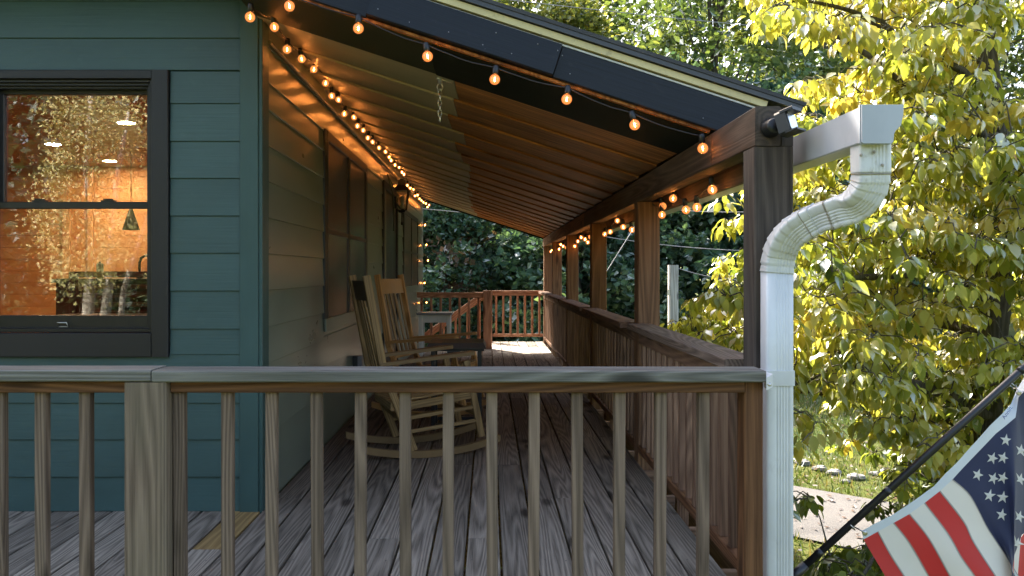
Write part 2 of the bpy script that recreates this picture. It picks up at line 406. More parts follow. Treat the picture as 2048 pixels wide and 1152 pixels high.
# ------------------------------------------------------------------ the house
WX = -1.174; WD = 4.348; SF = F/WD
def fz(y): return H-(y-CY)/SF
def fx(x): return (x-CX)/SF
house = thing('house', (WX, WD, 0), 'teal lap-sided house with charcoal windows beside the covered porch', 'house')
fw = MB()
WL, WR, WT, WB = fx(-66), fx(340), fz(142), fz(713)           # outer edge of the front window trim
oL, oR, oT, oB = WL+.06, WR-.06, WT-.06, WB+.09               # wall opening
fw.box(-6.6, oL, WD+.012, WD+.12, -.2, 2.85).box(oR, WX-.01, WD+.012, WD+.12, -.2, 2.85)
fw.box(oL, oR, WD+.012, WD+.12, oT, 2.85).box(oL, oR, WD+.012, WD+.12, -.2, oB)
front_wall = fw.build('front_wall', M['siding'], house)
courses = [1100,1024,953.5,879,806,733,658,582,506.5,432,357,283,207.5,152,77,3,-72,-147]
zs = [fz(y) for y in courses]; zs[0] = -.02; zs[1] = .0
zs = zs[1:]
def siding_front(x0, x1, za, zb):
    plank('siding_board', (x0, WD+.001, (za+zb)/2+.012), (x1, WD+.001, (za+zb)/2+.012), zb-za+.024, .011, M['siding'], front_wall, side=(0, .055, 1), c=.002)
for a, b_ in zip(zs[:-1], zs[1:]):
    if b_ <= WB+.01 or a >= WT-.01: siding_front(-6.5, fx(482), a, b_)
    elif b_ > WT+.01: siding_front(-6.5, fx(482), WT+.002, b_)
    elif a < WB-.02:
        siding_front(-6.5, fx(482), a, WB-.004)
        siding_front(WR+.004, fx(482), WB+.01, b_) if b_-WB > .03 else None
    else:
        siding_front(WR+.004, fx(482), a, b_); siding_front(-6.5, WL-.004, a, b_)
plank('corner_board', (WX-.046, WD-.010, -.02), (WX-.046, WD-.010, 2.85), .094, .022, M['trim_teal'], house)
plank('corner_board', (WX+.010, WD+.055, -.02), (WX+.010, WD+.055, 2.85), .13, .020, M['trim_teal'], house, side=(0,1,0))
# porch side wall
PD0, PD1 = WD+.12, 15.2
MB().box(WX-.17, WX-.012, WD+.1, PD1, -.2, 2.85).build('porch_wall', M['siding_warmlit'], house)
porch_wall = [o for o in house.children if o.name.startswith('porch_wall')][0]
opens = [(6.02, 8.12, .80, 2.24), (9.36, 10.82, -.1, 2.24), (11.6, 14.0, .93, 2.10)]
def siding_side(d0, d1, za, zb):
    plank('siding_board', (WX-.001, d0, (za+zb)/2+.012), (WX-.001, d1, (za+zb)/2+.012), zb-za+.024, .011, M['siding_warmlit'], porch_wall, side=(-.055, 0, 1), c=.002)
for k, (a, b_) in enumerate(zip(zs[:-1], zs[1:])):
    if a > 2.50: continue
    segs = [(PD0, PD1)]
    for (d0, d1, z0, z1) in opens:
        if b_ > z0+.02 and a < z1-.02:
            segs = [q for (s0, s1) in segs for q in ([(s0, d0), (d1, s1)] if s0 < d0 and d1 < s1 else [(s0, s1)])]
    for (s0, s1) in segs: siding_side(s0, s1, a, b_)
# exposed course ends beside the openings are covered with trim boards
def side_window(d0, d1, z0, z1, mull, label, panemat):
    wn = MB().box(WX-.006, WX+.012, d0+.07, d1-.07, z0+.09, z1-.07).build('window', panemat, house); wn['label'] = label
    for dd in (d0+.035, d1-.035): plank('casing', (WX+.004, dd, z0), (WX+.004, dd, z1), .07, .03, M['trim_dark'], wn, side=(0,1,0))
    plank('casing', (WX+.004, d0+.07, z1-.035), (WX+.004, d1-.07, z1-.035), .07, .034, M['trim_dark'], wn, side=(0,0,1))
    plank('sill', (WX+.006, d0-.0, z0+.045), (WX+.006, d1, z0+.045), .09, .038, M['siding_warmlit'], wn, side=(0,0,1))
    for mm in mull: plank('mullion', (WX+.012, mm, z0+.09), (WX+.012, mm, z1-.07), .055, .022, M['trim_dark'], wn, side=(0,1,0))
    for e0, e1 in zip([d0+.07]+mull, mull+[d1-.07]):
        plank('meeting_rail', (WX+.014, e0+.03, (z0+z1)/2), (WX+.014, e1-.03, (z0+z1)/2), .035, .010, M['sash'], wn, side=(0,0,1))
        for ee in (e0+.02, e1-.02): plank('sash_stile', (WX+.015, ee, z0+.09), (WX+.015, ee, z1-.07), .035, .012, M['sash'], wn, side=(0,1,0))
    return wn
side_window(*opens[0], [7.05], 'wide double window with dark screens', M['pane_dark'])
side_window(*opens[2], [12.8], 'far window with painted brown reflections', M['pane_brown'])
d0, d1, z0, z1 = opens[1]
dr = MB().box(WX-.008, WX+.006, d0+.1, d1-.1, 0, z1-.09).build('door', M['door'], house)
plank('door_frame', (WX+.008, d0+.04, 0), (WX+.008, d0+.04, z1), .08, .04, M['trim_dark'], dr, side=(0,1,0))
plank('door_frame', (WX+.008, d1-.04, 0), (WX+.008, d1-.04, z1), .08, .04, M['trim_dark'], dr, side=(0,1,0))
plank('door_frame', (WX+.008, d0+.08, z1-.04), (WX+.008, d1-.08, z1-.04), .08, .042, M['trim_dark'], dr, side=(0,0,1))
plank('weather_strip', (WX+.02, d0+.10, 0), (WX+.02, d0+.10, z1-.09), .04, .02, M['door_frame'], dr, side=(0,1,0))
MB().lathe([(.012,0),(.03,.002),(.03,.02),(.012,.03),(.012,.05),(.028,.055),(.03,.075),(.015,.09)], 14, (WX+.006, d1-.2, .98), 'X').build('door_knob', M['galv'], dr)
plank('conduit', (WX+.03, PD0-.02, 2.425), (WX+.03, PD1-.1, 2.385), .024, .02, M['conduit'], house, side=(0,0,1), c=.008)
plank('frieze_board', (WX+.006, PD0+.02, 2.50), (WX+.006, PD1, 2.50), .10, .012, M['siding_warmlit'], house, side=(0,0,1))
# eave over the front wall, and the house roof
RX = WX-.16; RY, RZ = 9.2, 8.4
for (ya, za, yb, zb) in ((3.62, 2.86, RY, RZ), (15.9, 2.5, RY, RZ)):          # two unseen main roof slopes, ridge raised to keep sun off the gutter
    v = [(x, y, z+o) for o in (0, .14) for (x, y, z) in ((-8, ya, za), (RX, ya, za), (RX, yb, zb), (-8, yb, zb))]
    MB().add(v, [(0,1,2,3),(7,6,5,4),(0,4,5,1),(1,5,6,2),(2,6,7,3),(3,7,4,0)]).build('roof', M['shingle'], house)
v = [(x, y, z) for x in (RX-.12, RX-.02) for (y, z) in ((WD+.1, 2.85), (15.2, 2.85), (RY, RZ-.1))]
MB().add(v, [(0,2,1),(3,4,5),(0,1,4,3),(1,2,5,4),(2,0,3,5)]).build('unseen_gable', M['siding_warmlit'], house)  # unseen gable end, carried up with the raised ridge to block sun
MB().box(-6.7, WX-.012, 3.66, WD+.02, 2.846, 2.856).build('eave_soffit', M['soffit_olive'], house)
# front window
win = MB().box(oL, oR, WD+.055, WD+.066, oB, fz(404)).build('window', M['glass'], house)   # lower pane
win['label'] = 'charcoal double-hung window lit orange from inside'
MB().box(oL, oR, WD+.085, WD+.091, fz(404), oT).build('upper_pane', M['glass'], win)
def trim(name, a, b_, w_, h_, mat, side): plank(name, a, b_, w_, h_, mat, win, side=side)
tr_ = .086
trim('casing', (WR-tr_/2, WD-.012, WB), (WR-tr_/2, WD-.012, WT), tr_, .034, M['trim_dark'], (1,0,0))
trim('casing', (WL+tr_/2, WD-.012, WB), (WL+tr_/2, WD-.012, WT), tr_, .034, M['trim_dark'], (1,0,0))
trim('casing', (WL+tr_, WD-.011, WT-.022), (WR-tr_, WD-.011, WT-.022), .044, .034, M['trim_dark'], (0,0,1))
trim('sill', (WL+tr_, WD-.013, WB+.061), (WR-tr_, WD-.013, WB+.061), .122, .04, M['trim_dark'], (0,0,1))
iL, iR, iT, iB = WL+tr_, WR-tr_, WT-.044, WB+.122
for k, (ins, dd) in enumerate(((.0, .018), (.014, .034), (.026, .05))):     # stepped frame
    a = ins; ww = .016
    for xx in (iL+a+ww/2, iR-a-ww/2): trim('frame', (xx, WD+dd, iB), (xx, WD+dd, iT), ww, .05, M['sash'], (1,0,0))
    trim('frame', (iL+a+ww, WD+dd, iT-a-ww/2), (iR-a-ww, WD+dd, iT-a-ww/2), ww, .05, M['sash'], (0,0,1))
# sashes
gR, gL = fx(293), fx(-16); gB, gT, mz0, mz1 = fz(632), fz(183), fz(416), fz(402)
trim('bottom_rail', (iL+.01, WD+.05, (iB+gB)/2+.006), (iR-.01, WD+.05, (iB+gB)/2+.006), gB-iB-.01, .04, M['sash'], (0,0,1))
trim('bottom_ledge', (iL+.01, WD+.022, iB+.012), (iR-.01, WD+.022, iB+.012), .022, .05, M['sash'], (0,0,1))
trim('meeting_rail', (gL-.02, WD+.058, (mz0+mz1)/2), (gR+.02, WD+.058, (mz0+mz1)/2), mz1-mz0, .03, M['sash'], (0,0,1))
trim('stile', (gR+.018, WD+.055, gB), (gR+.018, WD+.055, mz0), .038, .03, M['sash'], (1,0,0))
trim('stile', (gL-.018, WD+.055, gB), (gL-.018, WD+.055, mz0), .038, .03, M['sash'], (1,0,0))
trim('stile', (fx(285)+.022, WD+.085, mz1), (fx(285)+.022, WD+.085, gT), .045, .03, M['sash'], (1,0,0))
trim('stile', (fx(-8)-.022, WD+.085, mz1), (fx(-8)-.022, WD+.085, gT), .045, .03, M['sash'], (1,0,0))
trim('top_rail', (gL, WD+.085, gT+.014), (gR, WD+.085, gT+.014), .03, .03, M['sash'], (0,0,1))
for xx in (68, 207):
    MB().box(fx(xx)-.035, fx(xx)+.035, WD+.045, WD+.075, mz1-.001, mz1+.008).box(fx(xx)-.02, fx(xx)+.02, WD+.04, WD+.07, mz1+.008, mz1+.016).build('tilt_latch', M['sash'], win)
lx, lz = fx(121), fz(650)
MB().tube([V(lx-.026, WD+.026, lz-.011), V(lx-.024, WD+.014, lz+.011), V(lx+.024, WD+.014, lz+.011), V(lx+.026, WD+.026, lz-.011), V(lx-.026, WD+.026, lz-.011)], .0035, 6).build('sash_lift', M['galv'], win)
# the room behind the window
RD = 9.9
iw = MB(); iw.box(-7.4, WX-.18, RD, RD+.1, 0, 2.5); back_wall = iw.build('interior_wall', M['int_wall'], house)
for k in range(18):
    plank('wall_board', (-7.3, RD-.006, .07+k*.137), (-4.9, RD-.006, .07+k*.137), .134, .012, M['int_wall'], back_wall, side=(0,0,1), c=.004)
for k in range(18):
    plank('wall_board', (-4.55, RD-.006, .07+k*.137), (WX-.19, RD-.006, .07+k*.137), .134, .012, M['int_wall2'], back_wall, side=(0,0,1), c=.002)
MB().box(-7.5, -7.4, WD+.12, RD, 0, 2.5).box(-6.62, WX-.2, WD+.121, WD+.131, .0, oB-.02).build('interior_wall', M['int_wall2'], house)
MB().box(WX-.19, WX-.175, WD+.13, RD, 0, 2.5).build('interior_wall', M['int_wall2'], house)
ic = MB().box(-7.5, WX-.17, WD+.12, RD+.1, 2.462, 2.55).build('interior_ceiling', M['int_ceil'], house)
for k in range(33):
    plank('ceiling_board', (-7.4, WD+.2+k*.165, 2.456), (WX-.2, WD+.2+k*.165, 2.456), .162, .012, M['int_ceil'], ic, side=(0,1,0), c=.004)
MB().box(-7.5, WX-.17, WD+.12, RD+.1, -.1, 0).build('interior_floor', M['int_floor'], house)
plank('doorway_trim', (-4.90, RD-.03, 0), (-4.90, RD-.03, 2.08), .09, .03, M['int_wall2'], back_wall)
plank('doorway_trim', (-4.62, RD-.03, 0), (-4.62, RD-.03, 2.44), .07, .03, M['int_wall2'], back_wall)
for (x, d) in ((-2.97, 5.8), (-2.97, 6.97), (-4.17, 8.14), (-4.17, 9.36), (-5.4, 6.97), (-1.8, 8.14)):
    t = thing('recessed_light', (x, d, 2.45), 'round lit downlight in the brown ceiling behind the window', 'ceiling light', 'downlights in the room')
    MB().lathe([(.0,-.004),(.066,-.004),(.066,.0),(0,.0)], 20, (x, d, 2.449)).build('lens', M['downlight'], t)
    MB().lathe([(.068,-.003),(.088,-.006),(.09,.0),(.068,.0)], 20, (x, d, 2.449)).build('trim_ring', M['white_paint'], t)
# pendant lamp
pp = px(262, 418, 8.6)
t = thing('pendant_lamp', (pp.x, pp.y, 2.44), 'small dark cone pendant lamp hanging inside the front window', 'lamp')
MB().lathe([(.012,.02),(.018,0),(.03,-.04),(.085,-.21),(.083,-.212),(.02,-.05)], 18, tuple(pp)).build('lamp_shade', M['black_metal'], t)
MB().tube([pp+V(0,0,.015), V(pp.x, pp.y, 2.45)], .004, 6).build('cord', M['black'], t)
# slatted bench
bt = thing('slatted_bench', (-3.2, 7.0, 0), 'dark red slatted high-back bench inside the front window', 'bench')
bD = 7.0; bx0, bx1 = px(152, 0, bD).x, px(322, 0, bD).x; btop = px(0, 549, bD).z
plank('leg', (bx0, bD, 0), (bx0-.02, bD, btop), .06, .05, M['bench'], bt); plank('leg', (bx1, bD, 0), (bx1, bD, btop), .06, .05, M['bench'], bt)
plank('top_rail', (bx0-.04, bD-.01, btop), (bx1+.03, bD-.01, btop), .05, .06, M['bench'], bt, side=(0,0,1))
plank('panel', (bx0+.2, bD+.03, btop-.19), (bx1-.03, bD+.03, btop-.19), .30, .03, M['bench'], bt, side=(0,0,1))
for k in range(4): plank('slat', (bx0+.03, bD+.004, btop-.10-k*.075), (bx1-.03, bD+.004, btop-.10-k*.075), .04, .02, M['bench'], bt, side=(0,0,1))
plank('seat', (bx0-.02, bD-.19, .86), (bx1+.02, bD-.19, .86), .40, .05, M['chair_dark'], bt, side=(0,1,0))
plank('leg', (bx0, bD-.36, 0), (bx0, bD-.36, .835), .05, .05, M['bench'], bt); plank('leg', (bx1, bD-.36, 0), (bx1, bD-.36, .835), .05, .05, M['bench'], bt)
# counter with tap and canister
ct = thing('kitchen_counter', (-3.6, 8.6, 0), 'kitchen counter behind the slatted bench', 'counter')
MB().box(-4.25, -2.4, 8.35, 8.95, 0, 1.12).build('cabinet', M['bench'], ct); MB().box(-4.28, -2.38, 8.32, 8.98, 1.121, 1.16).build('countertop', M['black'], ct)
tp = px(279, 540, 8.6); tz = 1.161
tap = MB().tube([V(tp.x, 8.6, tz), V(tp.x, 8.6, tz+.16), V(tp.x+.02, 8.6, tz+.21), V(tp.x+.07, 8.6, tz+.235), V(tp.x+.12, 8.6, tz+.21), V(tp.x+.135, 8.6, tz+.14)], .014, 8).lathe([(.03,0),(.03,.012),(.016,.03),(.014,.05)], 12, (tp.x, 8.6, tz)).build('tap', M['black_metal'])
tag(tap, 'black swan-neck tap on the kitchen counter', 'tap')
cp = px(200, 540, 8.6)
tag(MB().lathe([(.0,0),(.032,0),(.034,.01),(.034,.14),(.03,.15),(.012,.155),(.012,.17),(0,.17)], 14, (cp.x, 8.6, tz)).build('canister', M['black_metal']), 'small dark canister on the kitchen counter', 'canister')

# ------------------------------------------------------------------ deck
deck = thing('deck', (0, 2.8, 0), 'weathered plank deck under the porch', 'deck'); deck['kind'] = 'structure'
for k in ('category',): del deck[k]
PITCH = .152
lo = -int((.054+6.4)/PITCH)-1
k0 = []
for i in range(lo, 7):
    xc = .054+PITCH*(i+.5)
    if xc > 1.0: continue
    d0 = 2.79
    dEnd = 14.98 if xc > .04 else 13.66
    if xc < WX-.03: dEnd = WD+.02-.02
    if xc < -6.3: continue
    dz = random.uniform(-.0015, .0015)
    cuts = [d0]
    if dEnd > 6:
        c_ = random.choice([4.6, 5.4, 6.3, 3.9])
        while c_ < dEnd-1.0: cuts.append(c_); c_ += random.choice([3.66, 4.27, 2.44])
    else:
        if abs(xc+1.27) < .08: cuts.append(3.74)
    cuts.append(dEnd)
    for a, b_ in zip(cuts[:-1], cuts[1:]):
        new = a > 3.7 and dEnd < 5
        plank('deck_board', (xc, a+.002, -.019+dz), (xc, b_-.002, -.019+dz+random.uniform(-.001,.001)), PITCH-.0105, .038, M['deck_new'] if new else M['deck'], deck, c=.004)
for k in range(20): plank('joist', (-6.3 if 3+k*.6 < 4.2 else WX, 3.0+k*.6, -.135), (1.05, 3.0+k*.6, -.135), .19, .038, M['rail_in'], deck, side=(0,0,1))
plank('rim_joist', (-6.3, 2.82, -.14), (1.13, 2.82, -.14), .20, .038, M['rail_in'], deck, side=(0,0,1))
plank('rim_joist', (1.10, 2.85, -.16), (1.10, 14.95, -.16), .20, .038, M['rail_in'], deck, side=(0,0,1))
plank('rim_joist', (.05, 14.95, -.16), (1.08, 14.95, -.16), .20, .038, M['rail_in'], deck, side=(0,0,1))
for (xx, dd) in ((-5.9,2.95),(-3.6,2.95),(-1.3,2.95),(.2,14.8),(.2,8.0),(.2,5.0),(.2,11.5)):
    plank('support_post', (xx, dd, gz(xx, dd)-.1), (xx, dd, -.23), .14, .14, M['rail_in'], deck)

sc_ = MB()
for i in range(lo, 7):
    xc = .054+PITCH*(i+.5)
    if xc > 1.0 or xc < -4.2: continue
    for k in range(20):
        d = 3.0+k*.6
        if (xc < WX and d > 4.25) or d > 12: continue
        for sx in (-.045, .045):
            cx_, cy_ = xc+sx+random.uniform(-.006, .006), d+random.uniform(-.008, .008); r_ = .0042
            sc_.add([(cx_+r_*math.cos(q*math.pi/3), cy_+r_*math.sin(q*math.pi/3), .0022) for q in range(6)], [(0,1,2,3,4,5)])
sc_.build('screw_heads', M['black'], deck)['kind'] = 'stuff'
# ------------------------------------------------------------------ porch posts
PX0, PX1 = .955, 1.095
PDs = [3.05, 5.43, 7.87, 10.35, 12.68, 14.62]
BZ0, BZ1 = 1.674, 1.816
plabels = ['dark weathered porch post behind the white downspout', 'brown porch post, second from the downspout', 'brown porch post, third from the downspout', 'brown porch post, fourth from the downspout', 'brown porch post, fifth from the downspout', 'end porch post at the sunlit end of the deck']
for k, d in enumerate(PDs):
    t = thing('porch_post', (1.025, d+.07, 0), plabels[k], 'post', 'porch posts along the side railing')
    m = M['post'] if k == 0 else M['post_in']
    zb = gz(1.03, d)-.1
    if k == 0:
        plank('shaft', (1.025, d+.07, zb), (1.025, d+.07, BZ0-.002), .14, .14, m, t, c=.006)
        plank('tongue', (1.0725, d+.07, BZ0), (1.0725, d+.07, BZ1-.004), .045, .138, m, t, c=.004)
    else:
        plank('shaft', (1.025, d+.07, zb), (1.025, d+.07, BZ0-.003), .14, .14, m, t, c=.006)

# ------------------------------------------------------------------ porch roof
def zc(x): return 1.83+.326*(.955-x)
roof = thing('porch_roof', (1.0, 9, 1.67), 'sloping porch roof with board ceiling, dark fascia and long beam', 'roof')
CZ = 14.93
sl_ = Vector((1, 0, -.326)).normalized(); nrm = Vector((.326, 0, 1)).normalized()
def slope_plank(name, xa, xb, d, wd, th, mat, off=0, tilt=0, c=.003):
    a = V(xa, d, zc(xa))+nrm*(off+th/2); b_ = V(xb, d, zc(xb))+nrm*(off+th/2)
    return plank(name, a, b_, wd, th, mat, roof, side=V(0, 1, 0)+nrm*tilt, c=c)
pd = .578; d = 4.27
while d < CZ-.1:
    wd = min(pd, CZ-d)
    xb = -.22+random.uniform(-.05, .05)
    slope_plank('ceiling_board', WX+.006, xb-.002, d+wd/2, wd+.02, .014, M['ceil_paint'], 0, .026)
    slope_plank('ceiling_board', xb+.002, PX0+.002, d+wd/2, wd+.02, .014, M['ceil_wood'], 0, .026)
    d += pd
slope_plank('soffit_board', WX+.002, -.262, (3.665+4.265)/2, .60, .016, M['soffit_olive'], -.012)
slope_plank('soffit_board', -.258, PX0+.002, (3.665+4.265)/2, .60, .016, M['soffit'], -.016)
# roof deck + shingles
def slab(name, xa, xb, d0, d1, o0, o1, mat, c=.004):
    v = []
    for x in (xa, xb):
        for o in (o0, o1):
            for dd in (d0, d1):
                q = V(x, dd, zc(x))+nrm*o; v.append(q)
    MB().add(v, [(0,1,3,2),(4,6,7,5),(0,4,5,1),(2,3,7,6),(0,2,6,4),(1,5,7,3)]).build(name, mat, roof)
slab('roof_deck', WX-.15, 1.22, 3.675, CZ, .05, .165, M['beam'])
slab('shingles', WX-.15, 1.275, 3.585, CZ+.05, .206, .222, M['shingle'])
slab('drip_edge', WX-.15, 1.268, 3.590, 3.606, .186, .205, M['drip'])
slab('rake_trim', WX-.15, 1.13, 3.606, 3.672, .154, .182, M['rake_trim'])
slab('rake_lip', WX-.15, 1.14, 3.620, 3.672, .140, .1475, M['white_paint'])
fb = .066
for (xa, xb, off, dd, tw) in ((.2745, 1.10, 0, 3.632, 0), (-.52, .2705, .004, 3.618, .05), (WX-.12, -.523, -.004, 3.640, 0)):
    a = V(xa, dd, zc(xa))+nrm*(off+.068); b_ = V(xb, dd, zc(xb))+nrm*(off+.068)
    plank('fascia_board', a, b_, .139, .036, M['fascia'], roof, side=nrm+V(0, tw, 0), c=.004)
for k in range(16):
    x_ = random.uniform(-1.0, 1.0); o_ = random.choice((.03, .10))+random.uniform(-.012, .012)
    c_ = V(x_, 3.60 if -.52 < x_ < .27 else 3.614, zc(x_))+nrm*o_
    MB().lathe([(0,-.003),(.0028,-.002),(.0034,.004),(0,.02)], 8, tuple(c_), 'Y').build('nail_head', M['grey_paint'], roof)
slab('fascia_edge', WX-.1, .95, 3.638, 3.667, -.013, -.002, M['ceil_wood'])
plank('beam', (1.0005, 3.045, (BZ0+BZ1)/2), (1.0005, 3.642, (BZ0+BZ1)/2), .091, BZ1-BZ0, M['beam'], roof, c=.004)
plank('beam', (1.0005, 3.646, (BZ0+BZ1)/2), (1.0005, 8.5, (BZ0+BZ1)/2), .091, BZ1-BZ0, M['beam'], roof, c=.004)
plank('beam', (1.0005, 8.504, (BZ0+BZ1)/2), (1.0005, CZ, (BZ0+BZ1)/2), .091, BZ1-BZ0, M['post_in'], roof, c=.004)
plank('eave_board', (1.135, 3.68, 1.70), (1.135, CZ, 1.70), .165, .026, M['beam'], roof, side=(0,0,1))
dd = 3.9
while dd < CZ: plank('rafter_tail', (1.05, dd, 1.775), (1.12, dd, 1.752), .07, .038, M['beam'], roof, side=(0,0,1)); dd += .61
plank('eave_soffit', (1.085, 3.68, 1.80), (1.085, CZ, 1.80), .09, .012, M['beam'], roof, side=(1,0,-.326))
# far rake
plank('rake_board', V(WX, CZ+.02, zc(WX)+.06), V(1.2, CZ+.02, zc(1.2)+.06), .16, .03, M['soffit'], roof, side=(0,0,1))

# ------------------------------------------------------------------ railings
CT = .8955
fr = thing('deck_railing', (-1, 2.87, 0), 'grey weathered front railing with square balusters and wide cap', 'railing')
xj = px(302, 0, 2.8).x
capA = plank('cap_rail', (-6.3, 2.87, CT-.019+.003), (xj-.002, 2.87, CT-.019+.003), .14, .038, M['cap'], fr, side=(0,1,0), c=.004)
capB = plank('cap_rail', (xj+.002, 2.87, CT-.019), (.915, 2.87, CT-.019), .14, .038, M['cap'], fr, side=(0,1,0), c=.004)
xp0, xp1 = px(246, 0, 2.80).x, px(331, 0, 2.80).x
plank('sub_rail', (-6.3, 2.872, CT-.058), (xp0-.003, 2.872, CT-.058), .038, .07, M['subrail'], fr, side=(0,0,1))
plank('sub_rail', (xp1+.003, 2.872, CT-.058), (.855, 2.872, CT-.058), .038, .07, M['subrail'], fr, side=(0,0,1))
plank('bottom_rail', (-6.3, 2.872, .085), (xp0-.003, 2.872, .085), .038, .07, M['rail'], fr, side=(0,0,1))
plank('bottom_rail', (xp1+.003, 2.872, .085), (.855, 2.872, .085), .038, .07, M['rail'], fr, side=(0,0,1))
plank('newel_post', ((xp0+xp1)/2, 2.872, -.25), ((xp0+xp1)/2, 2.872, CT-.0385), .14, .14, M['rail_post'], fr, c=.010)
plank('end_post', (.887, 2.885, -.2), (.887, 2.885, CT-.0385), .062, .09, M['subrail'], fr, c=.004)
bal = [0, 85, 173, 360, 456, 544, 633.5, 722, 810.5, 897, 983.5, 1068.5, 1153.5, 1238.5, 1321, 1406]
bal += [-88*k+0 for k in range(1, 24) if k not in ()]
for q in bal:
    xx = px(q, 0, 2.875).x
    if xx < -6.2: continue
    jx = random.uniform(-.004, .004)
    plank('baluster', (xx+jx, 2.876, .105), (xx, 2.876, CT-.078), .0375, .0375, M['rail'], fr, c=.003)
# small gaps in the cap joint: flashing nail heads omitted
sr = thing('deck_railing', (.97, 9, 0), 'long brown side railing between the porch posts', 'railing')
ends = [3.19]+PDs[1:]
for k in range(5):
    a = PDs[k]+.142; b_ = PDs[k+1]-.002
    a2 = 2.945 if k == 0 else a
    plank('cap_rail', (.935 if k else .96, a, CT-.02), (.935 if k else .96, b_, CT-.02), .15 if k else .15, .038, M['rail_in'] if k else M['rail'], sr, c=.004)
    plank('sub_rail', (.975, a, CT-.085), (.975, b_, CT-.085), .085, .036, M['rail_in'], sr, side=(0,0,1))
    plank('bottom_rail', (.985, a, .095), (.985, b_, .095), .045, .06, M['subrail'], sr, side=(0,0,1))
    n = int((b_-a)/.146)
    for j in range(n):
        dd = a+(j+.5)*(b_-a)/n
        plank('baluster', (.985+random.uniform(-.003,.003), dd, .119), (.985, dd, CT-.043), .0375, .0375, M['rail_in'], sr, side=(0,1,0), c=.003)
    plank('foot_block', (.985, (a+b_)/2, -.26), (.985, (a+b_)/2, .07), .05, .04, M['rail_in'], sr)
plank('deck_curb', (1.075, 3.0, .019), (1.075, 3.04, .019), .04, .036, M['rail_in'], sr)
# far railings
f1 = thing('deck_railing', (-.5, 13.6, 0), 'short redwood railing beside the house guarding the stair top', 'railing')
def far_rail(t, xa, xb, d, n):
    plank('cap_rail', (xa, d, .885), (xb, d, .885), .10, .036, M['rail_far'], t, side=(0,1,0))
    plank('sub_rail', (xa, d+.002, .842), (xb, d+.002, .842), .05, .036, M['rail_far'], t, side=(0,0,1))
    plank('bottom_rail', (xa, d, .12), (xb, d, .12), .05, .036, M['rail_far'], t, side=(0,0,1))
    for j in range(n):
        x = xa+(j+.5)*(xb-xa)/n
        plank('baluster', (x, d, .145), (x, d, .817), .0375, .0375, M['rail_far'], t, c=.003)
far_rail(f1, WX+.03, -.085, 13.6, 7)
plank('newel_post', (-.015, 13.6, -.2), (-.015, 13.6, .93), .14, .11, M['rail_far'], f1, c=.006)
f2 = thing('deck_railing', (.55, 14.9, 0), 'redwood railing across the sunlit end of the deck', 'railing')
far_rail(f2, .07, .955, 14.9, 7)
plank('newel_post', (.02, 14.9, -.2), (.02, 14.9, .90), .09, .09, M['rail_far'], f2, c=.006)
st = thing('deck_stairs', (-.5, 14.3, -.6), 'redwood stairs with sloping handrail going down beyond the far railing', 'stairs')
for k in range(5):
    x = -.12-k*.26; z = -.17-k*.17
    plank('tread', (x, 13.72, z), (x, 14.95, z), .27, .038, M['rail_far'], st, side=(1,0,0))
plank('stringer', (.02, 14.97, -.15), (-1.25, 14.97, -.98), .24, .038, M['rail_far'], st, side=(0,0,1))
plank('stringer', (.02, 13.70, -.15), (-1.25, 13.70, -.98), .24, .038, M['rail_far'], st, side=(0,0,1))
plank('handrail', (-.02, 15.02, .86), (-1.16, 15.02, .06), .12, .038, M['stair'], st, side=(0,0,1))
for k in range(5):
    x = -.16-k*.21; zt = .86+(x+.02)*.70-.06
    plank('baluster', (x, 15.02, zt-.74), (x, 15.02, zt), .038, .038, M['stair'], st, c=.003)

# ------------------------------------------------------------------ gutter and downspout
gut = thing('gutter', (1.2, 2.62, 1.62), 'grey-white rain gutter running past the porch post to its open end', 'gutter')
GX0, GX1, GZ0, GZ1, GD = 1.15, 1.279, 1.620, 1.732, 2.617
prof = [(GX0, GZ1), (GX0, GZ0+.004), (GX0+.004, GZ0), (GX0+.085, GZ0), (GX0+.092, GZ0+.006), (GX0+.094, GZ0+.03), (GX0+.10, GZ0+.042), (GX0+.115, GZ0+.056), (GX0+.122, GZ0+.08), (GX0+.124, GZ0+.112), (GX0+.110, GZ0+.112)]
th = .0025
inn = [(x+(th if x < GX0+.05 else -th), z+(th if z < GZ0+.02 else 0)) for x, z in prof]
loop = prof+inn[::-1]
MB().rings([[(x, dd, z) for x, z in loop] for dd in (GD+.002, 8.0, CZ+.03)], smooth=False).build('trough', M['cream_alu'], gut)
cap_ = prof[:-1]
MB().rings([[(x+(.003 if x > 1.2 else -.002), dd, z+(.004 if z > 1.7 else -.003)) for x, z in cap_] for dd in (GD-.004, GD+.010)], smooth=False).build('end_cap', M['cream_alu'], gut)
MB().rings([[(x+(.005 if x > 1.2 else -.005), dd, z+(.006 if z > 1.7 else -.005)) for x, z in cap_] for dd in (GD+.004, GD+.014)], smooth=False).build('cap_bead', M['cream_alu'], gut)
dsn = thing('downspout', (1.007, 2.99, -1.9), 'white ribbed downspout with two crimped elbows on the porch post', 'downspout')
